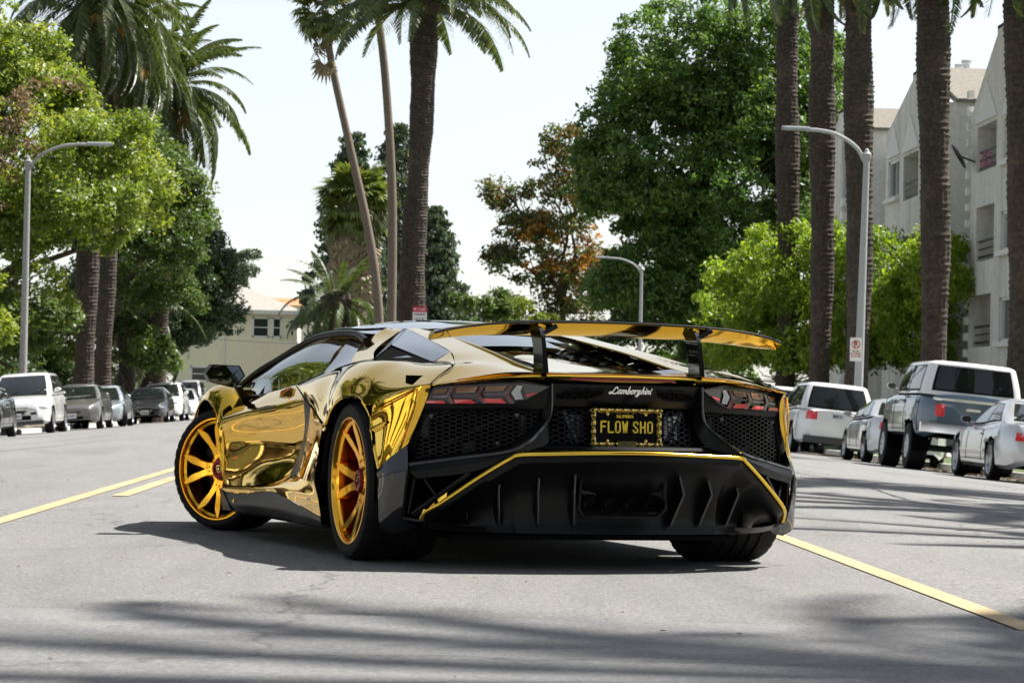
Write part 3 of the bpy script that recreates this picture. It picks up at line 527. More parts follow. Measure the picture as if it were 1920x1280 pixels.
    for (x, y, h) in ((12.2,11.6,16.6),(12.2,33.0,11.4),(12.2,26.0,10.8),(12.2,20.2,9.8),(12.2,-7,14.5),(-12.3,18,13),(-12.3,10.5,12.5),(-12.3,25.5,12.5),(-12.3,34,14),(-12.3,2,13.5),(-12.3,-14,14),(12.2,-22,14)):
        date_palm(lab, (x,y,gz), (x+random.uniform(-.4,.4),y,h), .36, 50 if h > 16 else 46, group=gr, dead=2, scale=1.1 if h > 16 else .95)
    src = [o for o in bpy.data.objects if o.parent is None and o.name.startswith('street_tree')]
    for i, (x, y, j) in enumerate(((-16.5,6,2),(-17,20,1),(-16,-9,2),(-18,46,0),(-17,33,2),(-17,-34,1),(20,-12,3),(19,-34,1),(21,14,1),(-6,-75,3),(8,-78,1),(22,34,2))):
        c = copy_tree(src[j]); c.location = (x,y,gz); c.rotation_euler = (0,0,i*1.3); c.scale = (1.15,1.15,1.3); c['label'] = 'leafy tree outside the frame, mirrored in the gold bodywork'; c['group'] = gr
build_trees()
# ------------------------------------------------------------------ street furniture and buildings
def stucco_mat():
    m = pmat('stucco', (.7,.68,.64), .95); co = coords(m); a = noise(m, 6, 8, .7, co); mp = N(m, 'Mapping'); mp.inputs['Scale'].default_value = (1.4,1.4,.16); link(m, co, mp.inputs[0]); b = noise(m, 1.0, 6, .65, mp.outputs[0], .4)
    r1 = ramp(m, a.outputs['Fac'], [(.3,(.60,.58,.535)),(.7,(.76,.74,.695))]); r2 = ramp(m, b.outputs['Fac'], [(.32,(.66,.65,.63)),(.5,(.95,.95,.94)),(.7,(1.03,1.02,1.0))]); x = N(m, 'MixRGB', blend_type='MULTIPLY'); x.inputs[0].default_value = .85
    link(m, r1.outputs[0], x.inputs[1]); link(m, r2.outputs[0], x.inputs[2]); link(m, x.outputs[0], bsdf(m).inputs['Base Color']); bump(m, a.outputs['Fac'], .5, .02)
stucco_mat(); noisy('stucco_trim', (.68,.67,.64), (.75,.74,.71), 8, .9, .1, .01)
noisy('stucco_cream', (.74,.68,.50), (.80,.74,.57), 3, .95, .2, .01); noisy('shingle', (.25,.23,.20), (.40,.38,.34), 12, .95, .4, .03, 6); noisy('shingle_tan', (.13,.12,.10), (.22,.205,.17), 10, .95, .4, .03, 6)
noisy('galvanised', (.30,.31,.32), (.42,.43,.44), 25, .55, .1, .005); noisy('old_pole', (.22,.215,.21), (.36,.35,.34), 12, .8, .2, .005); pmat('sign_white', (.75,.75,.74), .4); pmat('sign_red', (.60,.025,.05), .4); pmat('lamp_lens', (.7,.7,.68), .2)
pmat('curtain', (.30,.29,.29), .9); pmat('window_frame', (.70,.70,.69), .5); pmat('iron', (.03,.03,.03), .5); pmat('room_dark', (.05,.045,.04), .9)
def lamp_post(label, base, top_z, r, dirx, arm, rise, mat='galvanised'):
    base = Vector(base); H = top_z-base.z; root = empty('street_lamp', base, 0, label, 'street lamp', 'lamp posts along the kerbs')
    MB().tube([(0,0,-.1),(0,0,H*.5),(0,0,H)], [r,r*.82,r*.62], 12).lathe([(r*1.6,0),(r*1.6,.3),(r*1.1,.42),(r,.45)], 14, Matrix.Rotation(math.pi/2,4,'X')).build('pole', mat, root)
    MB().lathe([(r*.72,-.12),(r*.95,-.05),(r*.95,.05),(r*.5,.1),(r*.4,.16),(0,.2)], 12, Matrix.Translation((0,0,H)) @ Matrix.Rotation(math.pi/2,4,'X')).build('finial', mat, root)
    pts = crom([(0,0,H-.25),(dirx*arm*.18,0,H+rise*.35),(dirx*arm*.5,0,H+rise*.85),(dirx*arm*.8,0,H+rise),(dirx*arm,0,H+rise)], 20); MB().tube(pts, [r*.42-.005*i/20 for i in range(20)], 8).build('arm', mat, root)
    c = Vector((dirx*(arm+.28),0,H+rise+.02)); hd = MB().grid(surf([[c+Vector((dirx*a,b,z)) for b, z in ((-.14,-.04),(-.10,.05),(.10,.05),(.14,-.04))] for a in (-.38,-.1,.2,.36)], 8, 8)); hd.build('lamp_head', 'galvanised', root)
    MB().grid([[c+Vector((dirx*a,b,-.045)) for b in (-.12,.12)] for a in (-.2,.32)]).build('lamp_lens', 'lamp_lens', root); return root
def no_parking(label, pos, ry=0.):
    p = Vector(pos); root = empty('parking_sign', p, 0, label, 'sign'); pl = lambda x, z, y: (x, y, z)
    MB().box((0,0,0),(.31,.006,.62)).build('sign_plate', 'sign_white', root, smooth=False)
    MB().tube([(.10*math.cos(a),-.006,.13+.10*math.sin(a)) for a in np.linspace(0,2*math.pi,28,endpoint=False)], .013, 6, closed=True).tube([(-.07,-.007,.20),(.07,-.007,.06)], .011, 6).build('prohibition_ring', 'sign_red', root)
    t = MB(); write(t, 'P', .13, .06, .026, lambda u,v,d: Vector((u,-.004-d,v)), .003, -.032, .065, .9); t.build('letter', 'plate_black', root, smooth=False)
    t = MB()
    for s_, z in (('TOW AWAY',-.07),('NO STOPPING',-.14),('7AM TO 3PM',-.21)): write(t, s_.replace('W','W'), .042, .025, .008, lambda u,v,d: Vector((u,-.004-d,v)), .002, -.0125*len(s_), z, .8)
    t.build('sign_lettering', 'sign_red', root, smooth=False); return root

def wall_open(mb, axis, c, a0, a1, z0, z1, holes, th):       # wall in plane; holes = [(a0,a1,z0,z1)]; axis 'x' plane x=c along y, 'y' plane y=c along x
    A = sorted(set([a0,a1]+[h[0] for h in holes]+[h[1] for h in holes])); Z = sorted(set([z0,z1]+[h[2] for h in holes]+[h[3] for h in holes]))
    for i in range(len(A)-1):
        for j in range(len(Z)-1):
            ca, cz = (A[i]+A[i+1])/2, (Z[j]+Z[j+1])/2
            if any(h[0] < ca < h[1] and h[2] < cz < h[3] for h in holes) or not (a0 < ca < a1 and z0 < cz < z1): continue
            if axis == 'x': mb.box((c+th/2, ca, cz), (th, A[i+1]-A[i], Z[j+1]-Z[j]))
            else: mb.box((ca, c+th/2, cz), (A[i+1]-A[i], th, Z[j+1]-Z[j]))
def apartment(parent, X, y0, y1, eave, peak, holes, depth=10., gz=0., gable=True, roofmat='shingle_tan'):
    # a bay whose gable faces the street (plane x = X); also closes its near side
    w = MB(); wall_open(w, 'x', X, y0, y1, gz, eave, [h[:4] for h in holes], .30)
    ym = (y0+y1)/2
    if gable: w.prism([(X,y0,eave),(X,y1,eave),(X,ym+.55,peak-.25),(X,ym+.55,peak),(X,ym-.55,peak),(X,ym-.55,peak-.25)], (.30,0,0))
    w.box((X+depth/2+.3, y0+.15, (gz+eave)/2), (depth, .30, eave-gz)); w.box((X+depth/2+.3, y1-.15, (gz+eave)/2), (depth, .30, eave-gz))
    wo = w.build('wall', 'stucco', parent, smooth=False)
    if gable:
        r = MB()
        for s, ye in ((-1,y0),(1,y1)): r.prism([(X+.3,ym+s*.5,peak-.03),(X+.3,ye+s*.15,eave-.02),(X+depth,ye+s*.15,eave-.02),(X+depth,ym+s*.5,peak-.03)], (0,0,.12))
        r.box((X+depth/2,ym,peak-.05),(depth,1.1,.1)); r.build('roof', roofmat, parent, smooth=False)
    for h in holes:
        a0, a1, z0, z1, kind = h; ca, cz = (a0+a1)/2, (z0+z1)/2
        if kind == 'balcony':
            b = MB(); dp = 1.7; b.box((X+dp,ca,cz),(.1,a1-a0,z1-z0)).box((X+.3+(dp-.3)/2,a0-.05,cz),(dp-.3,.1,z1-z0)).box((X+.3+(dp-.3)/2,a1+.05,cz),(dp-.3,.1,z1-z0)).box((X+.3+(dp-.3)/2,ca,z0-.05),(dp-.3,a1-a0,.1)).box((X+.3+(dp-.3)/2,ca,z1+.05),(dp-.3,a1-a0,.1))
            bo = b.build('balcony', 'stucco', parent, smooth=False)
            MB().box((X+dp-.07,ca+.2,cz-.2),(.05,(a1-a0)*.55,(z1-z0)*.82)).build('balcony_door', 'dark_pane', bo, smooth=False)
            for q in range(3): MB().tube([(X+.12+.02*q,a0+.2+q*.14,z0+.05),(X+.14,a0+.2+q*.14+.04,z1-.05)], .05, 6).build('curtain', 'curtain', bo)
            rl = MB(); rl.box((X+.10,ca,z0+.62),(.05,a1-a0,.06)).box((X+.10,ca,z0+.14),(.05,a1-a0,.06)).box((X+.10,ca,z0+.38),(.04,a1-a0,.04)); rl.build('railing', 'iron', bo, smooth=False)
        else:
            f = MB(); t = .09
            for bb in (((X+.12,ca,z0+t/2),(.14,a1-a0,t)),((X+.12,ca,z1-t/2),(.14,a1-a0,t)),((X+.12,a0+t/2,cz),(.14,t,z1-z0)),((X+.12,a1-t/2,cz),(.14,t,z1-z0)),((X+.14,ca,cz),(.08,.06,z1-z0))): f.box(*bb)
            fo = f.build('window', 'window_frame', parent, smooth=False)
            MB().box((X+.17,ca,cz),(.02,a1-a0-.1,z1-z0-.1)).build('pane', 'dark_pane', fo, smooth=False)
            MB().box((X+.24,ca-.15,cz),(.02,(a1-a0)*.4,z1-z0-.12)).build('curtain', 'curtain', fo, smooth=False)
            MB().box((X-.05,ca,z0-.07),(.22,a1-a0+.3,.16)).build('sill', 'stucco_trim', fo, smooth=False)
        if len(h) > 4 and z1 > eave-1.2 and gable:
            MB().prism([(X-.06,a0-.15,z1+.12),(X-.06,a1+.15,z1+.12),(X-.06,ca,z1+1.35)], (.06,0,0)).build('pediment', 'stucco_trim', parent, smooth=False)
    return wo
pmat('dark_pane', (.03,.035,.04), .06, 0, spec=.8)

def build_street():
    g = VERGE_Z
    b = at(43,700,87.5); lamp_post('weathered lamp post on the left kerb in front of the bright tree', (b.x,87.5,g), at(48,305,87.5).z, .13, 1, 1.9, .60, 'old_pole')
    b = at(1608,700,75); lp = lamp_post('lamp post on the right kerb carrying the no-parking sign', (b.x,75,g), at(1624,292,75).z, .13, -1, 1.65, .62)
    lp.rotation_euler = (0, math.radians(1.0), 0)
    b = at(1199,700,147); lamp_post('mid-distance lamp post under the huge green tree', (b.x,147,g), at(1200,505,147).z, .12, -1, 1.75, .55)
    b = at(1146,700,200); lamp_post('furthest lamp head right of the autumn tree', (b.x,200,g), at(1146,585,200).z, .12, -1, 1.1, .5)
    p = at(1603,655,74.7); no_parking('white no-parking sign with red ring on the right lamp post', (p.x,74.55,p.z))
    p = at(787,592,131); q = empty('street_sign', p, 0, 'red and white street sign in front of the great palm trunk', 'sign')
    MB().box((0,0,0),(.66,.02,.85)).build('sign_plate', 'sign_white', q, smooth=False); MB().box((0,-.014,.30),(.66,.012,.26)).build('sign_header', 'sign_red', q, smooth=False)
    t = MB(); write(t, 'NO PARK', .11, .075, .022, lambda u,v,d: Vector((u,-.021-d,v)), .004, -.26, .25, .9); t.build('header_lettering', 'sign_white', q, smooth=False)
    t = MB(); write(t, '317', .20, .14, .035, lambda u,v,d: Vector((u,-.011-d,v)), .004, -.19, -.32, .9); t.build('sign_number', 'iron', q, smooth=False)
    t = MB(); write(t, 'PASSENGERS', .06, .05, .014, lambda u,v,d: Vector((u,-.011-d,v)), .004, -.24, .04, .9); t.build('sign_text', 'iron', q, smooth=False)
    MB().tube([(0,.03,-p.z-.05),(0,.03,.4)], .03, 8).build('post', 'galvanised', q)
    # ---- pale apartment block on the right
    X = 17.2; ap = empty('apartment_block', (X,90,g), 0, 'pale stucco apartment block with steep gables and balconies behind the right palms', 'building'); loc = (X,90,g)
    hold = empty('tmp'); hold.location = (0,0,0)
    Y = lambda u: X/(((u-960)/FPX+CAMYAW) ) if False else None
    def yof(u):                                              # metres down the street where the facade shows at photo column u
        d = CR*((u-960)/FPX)+CF; return X*d.y/d.x
    def zof(u, v): y = yof(u); return at(u, v, y).z
    def hole(u0, u1, v0, v1, kind): um = (u0+u1)/2; return (yof(u1), yof(u0), zof(um,v1), zof(um,v0), kind)
    lo = lambda o: o
    parts = []
    class Par:  pass
    # near gable bay
    e1 = zof(1830,205); apartment(ap, X, yof(1925), yof(1815), e1, zof(1893,28), [hole(1826,1862,232,318,'balcony'),hole(1826,1860,385,488,'balcony'),hole(1822,1856,552,650,'balcony'),hole(1876,1906,216,296,'win'),hole(1873,1903,392,468,'win'),hole(1872,1898,556,640,'win')], gz=g)
    # recess
    Xr = X+1.6; apartment(ap, Xr, yof(1815)+.05, yof(1768)+1.2, zof(1790,192), 0, [(yof(1806)+.7,yof(1788)+.7,zof(1797,345),zof(1797,262),'win'),(yof(1806)+.7,yof(1788)+.7,zof(1797,500),zof(1797,420),'win'),(yof(1802)+.7,yof(1784)+.7,zof(1797,645),zof(1797,560),'win')], gz=g, gable=False)
    # second gable bay
    e2 = zof(1665,248); apartment(ap, X, yof(1768), yof(1655), e2, zof(1706,135), [hole(1660,1680,300,372,'win'),hole(1688,1716,288,372,'balcony'),hole(1690,1716,440,520,'balcony'),hole(1735,1762,290,370,'win'),hole(1735,1760,440,520,'win'),hole(1660,1680,450,520,'win')], gz=g)
    # far recess and far gable
    apartment(ap, X+1.5, yof(1655)+.05, yof(1590), zof(1630,268), 0, [(yof(1640)+.5,yof(1615)+.5,zof(1630,420),zof(1630,340),'win')], gz=g, gable=False)
    apartment(ap, X, yof(1590)+.05, yof(1548), zof(1570,255), zof(1572,205), [hole(1572,1582,250,430,'win')], gz=g)
    qu = MB()
    for i in range(17):
        y = yof(1585)+.05; qu = MB().box((X-.10, y+.25, g+.5+i*.55), (.22,.55,.30)); qu.build('quoin', 'stucco_trim', ap, smooth=False)
    for i in range(22): MB().box((X-.03, yof(1815)+.12, g+.4+i*.5), (.18,.28,.24)).build('quoin', 'stucco_trim', ap, smooth=False)
    for (u0, u1, vt, vb, dx) in ((1795,1838,92,200,3.0),(1618,1662,170,270,3.2)):
        ya, yb = yof(u1)+1.0, yof(u0)-.2; ztop = zof((u0+u1)/2, vt)+.2; zb = zof((u0+u1)/2, vb)-1.5
        ch = MB().box((X+dx,(ya+yb)/2,(ztop+zb)/2),(1.8,yb-ya,ztop-zb)).build('chimney', 'stucco', ap, smooth=False)
        MB().box((X+dx,(ya+yb)/2,ztop),(2.1,yb-ya+.35,.30)).box((X+dx,(ya+yb)/2,ztop+.3),(1.8,yb-ya-.1,.36)).build('chimney_cap', 'stucco_trim', ch, smooth=False)
        for k in (-.35,.3): MB().lathe([(.12,0),(.12,.35),(.2,.38),(.2,.5),(.08,.55),(0,.56)], 10, Matrix.Translation((X+dx,(ya+yb)/2+k*2,ztop+.48)) @ Matrix.Rotation(math.pi/2,4,'X')).build('flue', 'galvanised', ch)
    dpos = (X-.5, yof(1822), zof(1810,298)); MB().lathe([(.0,-.06),(.25,-.045),(.42,.0),(.45,.03),(.42,.015),(.25,-.03),(0,-.045)], 22, Matrix.Translation(dpos) @ Matrix.Rotation(math.radians(70),4,'Z') @ Matrix.Rotation(math.radians(-30),4,'X')).tube([dpos,(dpos[0]+.55,dpos[1],dpos[2]-.2)], .03, 6).build('satellite_dish', 'iron', ap)
    fl = MB()
    for i in range(40):
        c = Vector((X-.08+random.uniform(-.1,.1), yof(1848)+random.uniform(-.5,.5), zof(1848,312)+random.uniform(0,.45))); d = rand_unit(1)[0]*.09; e = rand_unit(1)[0]*.09; fl.poly([c, c+Vector(d), c+Vector(e)])
    fl.build('balcony_flowers', pmat('petal', (.5,.08,.22), .7), ap, smooth=False)
    # parts were laid out in street coordinates: bring them under the block's own origin
    for o in list(ap.children): o.matrix_parent_inverse = Matrix.Translation(-Vector(loc))
    bpy.data.objects.remove(hold)
    # ---- cream house, left distance
    D = 205; k = D/FPX; h = empty('cream_house', (at(470,740,D).x, D, g), 0, 'cream two-storey house with hipped grey roof at the left distance', 'house'); ox = at(470,740,D).x
    def lx(u): return at(u,640,D).x-ox
    def lz(v): return at(490,v,D).z-g
    w = MB(); wall_open(w, 'y', 0, lx(330), lx(556), 0, lz(582), [(lx(474),lx(503),lz(631),lz(596)),(lx(511),lx(526),lz(631),lz(596)),(lx(360),lx(398),lz(716),lz(690))], .3); w.box((lx(556)-.15,4,lz(582)/2),(.3,7.4,lz(582))); w.box((lx(330)+.15,4,lz(582)/2),(.3,7.4,lz(582))).build('wall', 'stucco_cream', h, smooth=False)
    MB().box((lx(540),-.35,lz(690)),(lx(560)-lx(522),.7,lz(640)-lz(690)+2)).build('porch_pier', 'stucco_cream', h, smooth=False)
    zt_, zp = lz(582), lz(527); ov = .45; a, b_, c_, d_ = (lx(330)-ov,-ov,zt_),(lx(556)+ov,-ov,zt_),(lx(556)+ov,8+ov,zt_),(lx(330)-ov,8+ov,zt_); r1, r2 = (lx(330)+3,4,zp),(lx(430),4,zp)
    MB().add([a,b_,c_,d_,r1,r2], [(0,1,5,4),(1,2,5),(2,3,4,5),(3,0,4),(0,3,2,1)]).build('roof', 'shingle', h, smooth=False); MB().box(((lx(330)+lx(556))/2,-ov,zt_-.12),(lx(556)-lx(330)+2*ov,.12,.28)).box((lx(556)+ov,4,zt_-.12),(.12,9,.28)).build('eaves', 'stucco_trim', h, smooth=False)
    for (u0,u1,v0,v1) in ((474,503,596,631),(511,526,596,631),(360,398,690,716)):
        x0,x1,z0,z1 = lx(u0),lx(u1),lz(v1),lz(v0); f = MB()
        for bb in (((x0+x1)/2,.02,z0),(x1-x0+.3,.12,.12)),(((x0+x1)/2,.02,z1),(x1-x0+.3,.12,.12)),((x0,.02,(z0+z1)/2),(.12,.12,z1-z0+.2)),((x1,.02,(z0+z1)/2),(.12,.12,z1-z0+.2)),(((x0+x1)/2,.06,(z0+z1)/2),(x1-x0,.06,.07)): f.box(*bb)
        fo = f.build('window', 'window_frame', h, smooth=False); MB().box(((x0+x1)/2,.14,(z0+z1)/2),(x1-x0,.02,z1-z0)).build('pane', 'dark_pane', fo, smooth=False)
    MB().tube([(lx(421),-.06,0),(lx(421),-.06,zt_)], .06, 6).build('downpipe', 'stucco_trim', h)
    # neighbouring roof glimpsed behind
    D2 = 235; ox2 = at(520,740,D2).x; h2 = empty('tiled_house', (ox2,D2,g), 0, 'orange tiled roof of a house glimpsed behind the cream house', 'house'); zz = lambda v: at(520,v,D2).z-g
    MB().box((0,3,zz(572)/2),(7,6,zz(572))).build('wall', 'stucco_cream', h2, smooth=False); MB().add([(-4,-.4,zz(572)),(4,-.4,zz(572)),(4,6.4,zz(572)),(-4,6.4,zz(572)),(-2,3,zz(556)),(2,3,zz(556))], [(0,1,5,4),(1,2,5),(2,3,4,5),(3,0,4)]).build('roof', noisy('clay_tile', (.42,.16,.07), (.55,.25,.12), 14, .9, .4), h2, smooth=False)
    # overhead cables
    for i, (v0, v1, D) in enumerate(((646,641,150),(568,562,220))):
        p0, p1 = at(300,v0,D), at(1250,v1-20,D+10); pts = [p0.lerp(p1,t)-Vector((0,0,.9*math.sin(math.pi*t)))+Vector((0,0,.5)) for t in np.linspace(0,1,24)]
        p0 = pts[0]+Vector((-26,0,2)); p1 = pts[-1]+Vector((18,0,2)); tag(MB().tube([p0]+pts+[p1], .014, 5).build('overhead_cable', 'iron'), ['thin dark cable crossing in front of the cream house','faint far cable crossing the sky low down'][i], 'cable')
build_street()
# houses across the street, behind the camera, complete the block that the gold mirrors
def side_house(label, x, y, w_, d_, h_, mat):
    r = empty('street_house', (x,y,VERGE_Z), 0, label, 'house', 'houses outside the frame, mirrored in the gold body'); s = 1 if x < 0 else -1
    wl = MB().box((0,0,h_/2),(w_,d_,h_)).build('wall', mat, r, smooth=False); MB().add([(-w_/2-.5,-d_/2-.5,h_),(w_/2+.5,-d_/2-.5,h_),(w_/2+.5,d_/2+.5,h_),(-w_/2-.5,d_/2+.5,h_),(0,-d_/4,h_+2.2),(0,d_/4,h_+2.2)], [(0,1,4),(1,2,5,4),(2,3,5),(3,0,4,5)]).build('roof', 'shingle', r, smooth=False)
    for k in (-.3,0,.3):
        for z in ((1.6,4.6) if h_ > 5 else (1.6,)): MB().box((s*(w_/2+.01),k*d_,z),(.04,1.2,1.4)).build('window', 'dark_pane', r, smooth=False)
for x, y, h_, mt in ((-27,16,6.2,'stucco_cream'),(-28,-8,6.4,'stucco'),(-27,40,4.0,'stucco_trim'),(27,-18,7,'stucco'),(-26,-34,6,'stucco_trim')): side_house('house outside the frame, mirrored in the gold bodywork', x, y, 10, 13, h_, mt)
# ------------------------------------------------------------------ the gold sports car
def rear_x(y): return -.875 + .46*y*y
def hexgrille(polyyz, xf, dy, dz, bar, depth):
    mb = MB(); ys = [p[0] for p in polyyz]; zs = [p[1] for p in polyyz]; i = 0
    y = min(ys)
    while y < max(ys):
        z = min(zs) + (dz/2 if i % 2 else 0)
        while z < max(zs):
            if inside((y, z), polyyz):
                hx = [(-.667*dy,0),(-.333*dy,dz/2),(.333*dy,dz/2),(.667*dy,0),(.333*dy,-dz/2),(-.333*dy,-dz/2)]
                fy, fz = 1-bar/dy, 1-bar/(dz*.62)
                out = [(y+a, z+b) for a, b in hx]; inn = [(y+a*fy, z+b*fz) for a, b in hx]
                A = [(xf(p[0], p[1]), p[0], p[1]) for p in out]; B = [(xf(p[0], p[1]), p[0], p[1]) for p in inn]; D = [(x+depth, a, b) for x, a, b in B]
                mb.add(A+B+D, [(k, (k+1)%6, 6+(k+1)%6, 6+k) for k in range(6)]+[(6+k, 6+(k+1)%6, 12+(k+1)%6, 12+k) for k in range(6)])
            z += dz
        y += dy; i += 1
    return mb

def tyre_mesh(R, rl, W, n=144):
    t = MB(); prof = [(rl-.004,-.014),(rl+.006,.002),(rl+(R-rl)*.45,.010),(R-.016,.004),(R-.006,-.012),(R,-.032)]
    g = [.27,.43,.60,.77]
    for k in g:
        c = -W*k; prof += [(R,c+.007),(R-.008,c+.005),(R-.008,c-.005),(R,c-.007)]
    prof += [(R,-W+.03),(R-.006,-W+.012),(R-.016,-W-.004),(rl+(R-rl)*.45,-W-.01),(rl,-W)]
    G = []
    for r, h in prof:
        row = []
        for j in range(n):
            rr = r; sh = (j % 4 == 0)
            if sh and r > R-.0165 and (h > -.27*W+.01 or h < -.77*W-.01): rr = r-.0045
            a = 2*math.pi*(j + (.9 if h < -W*.5 else 0))/n
            row.append(Vector((rr*math.cos(a), h, rr*math.sin(a))))
        G.append(row)
    return t.grid(G, closed_c=True)
def hero_wheel(root, pos, steer, R, rl, W, hub, flip):
    wh = empty('wheel', pos, steer); wh.parent = root
    def put(mb, nm, mat, par=wh, **k):
        if flip: mb.mirror()
        return mb.build(nm, mat, par, **k)
    put(tyre_mesh(R, rl, W), 'tyre', 'rubber')
    rim = put(MB().lathe([(rl-.002,-.016),(rl+.004,-.004),(rl+.002,.003),(rl-.006,.003),(rl-.010,-.006),(rl-.012,-.018),(rl-.024,-.026)], 96), 'rim', 'rim_gold')
    put(MB().lathe([(rl-.024,-.026),(rl-.026,-.06),(rl-.034,-.12),(rl-.04,-W*.7),(rl-.03,-W+.02)], 72), 'barrel', 'rim_amber', rim)
    put(MB().lathe([(.0,hub-.09),(.185,hub-.09),(.19,hub-.095),(.19,hub-.12),(0,hub-.12)], 48), 'brake_disc', 'dark_alloy')
    cal = MB()
    for k in range(9):
        a = math.radians(20+k*9); cal.box((.165*math.cos(a), hub-.10, .165*math.sin(a)), (.06,.07,.032), Matrix.Rotation(-a, 3, 'Y'))
    put(cal, 'brake_caliper', 'satin_black')
    put(MB().lathe([(0,-W*.62),(rl-.03,-W*.62)], 40), 'wheel_back', 'void_black')
    r_in, r_out = .05, rl-.014
    def hh(r): u = max(0, min(1, (r-r_in)/(r_out-r_in))); return hub*(1-u**1.7) - .012*u
    for k in range(5):
        sp = MB(); ph = math.radians(72*k - 2)
        for sgn in (-1, 1):
            sec = []
            for r, off, wd in ((.035,.09,.060),(.08,.11,.052),(.112,.15,.040),(.15,.190,.036),(.19,.228,.043),(r_out-.035,.250,.040),(r_out+.006,.300,.010)):
                a = ph + sgn*off; c = Vector((math.cos(a), 0, math.sin(a))); t = Vector((-math.sin(a), 0, math.cos(a)))
                h = hh(r); w2 = wd/2; p = c*r
                sec.append([p-t*w2+Vector((0,h-.036,0)), p-t*w2+Vector((0,h-.004,0)), p-t*w2*.82+Vector((0,h,0)), p+t*w2*.82+Vector((0,h,0)), p+t*w2+Vector((0,h-.004,0)), p+t*w2+Vector((0,h-.036,0))])
            sp.grid(sec)
        for dk in (-1, 1):
            a = ph+dk*.12; c = Vector((math.cos(a),0,math.sin(a)))*.09
            sp.lathe([(.0045,0),(.0045,.006),(0,.006)], 8, Matrix.Translation(c+Vector((0,hh(.09)-.002,0))))
        put(sp, 'spoke', 'rim_gold', rim, angle=25)
    put(MB().lathe([(.094,hub-.034),(.092,hub-.012),(.086,hub-.007),(.066,hub-.004),(.058,hub+.006),(.05,hub+.010),(.0,hub+.008)], 40), 'hub', 'rim_gold', rim)
    cap = MB(); fl = []
    for r, h in ((.050,hub-.01),(.050,hub+.014),(.044,hub+.024),(.030,hub+.026),(.026,hub+.020),(0,hub+.020)):
        fl.append([Vector(((r+(.003 if j % 4 < 2 and r > .04 else 0))*math.cos(2*math.pi*j/72), h, (r+(.003 if j % 4 < 2 and r > .04 else 0))*math.sin(2*math.pi*j/72))) for j in range(72)])
    cap.grid(fl, closed_c=True); cp = put(cap, 'centre_cap', 'red_anodised', wh)
    shield = [(-.016,.018),(.016,.018),(.017,.002),(.010,-.012),(0,-.021),(-.010,-.012),(-.017,.002)]
    for sc, d, mt, nm in ((1,.0225,'pale_brass','emblem'),(.78,.0245,'plate_black','emblem_field'),(.34,.0255,'pale_brass','emblem_figure')):
        q = MB().prism([(x*sc, hub+d-.004, z*sc) for x, z in shield], (0,.004,0)); put(q, nm, mt, cp, smooth=False)
    return wh

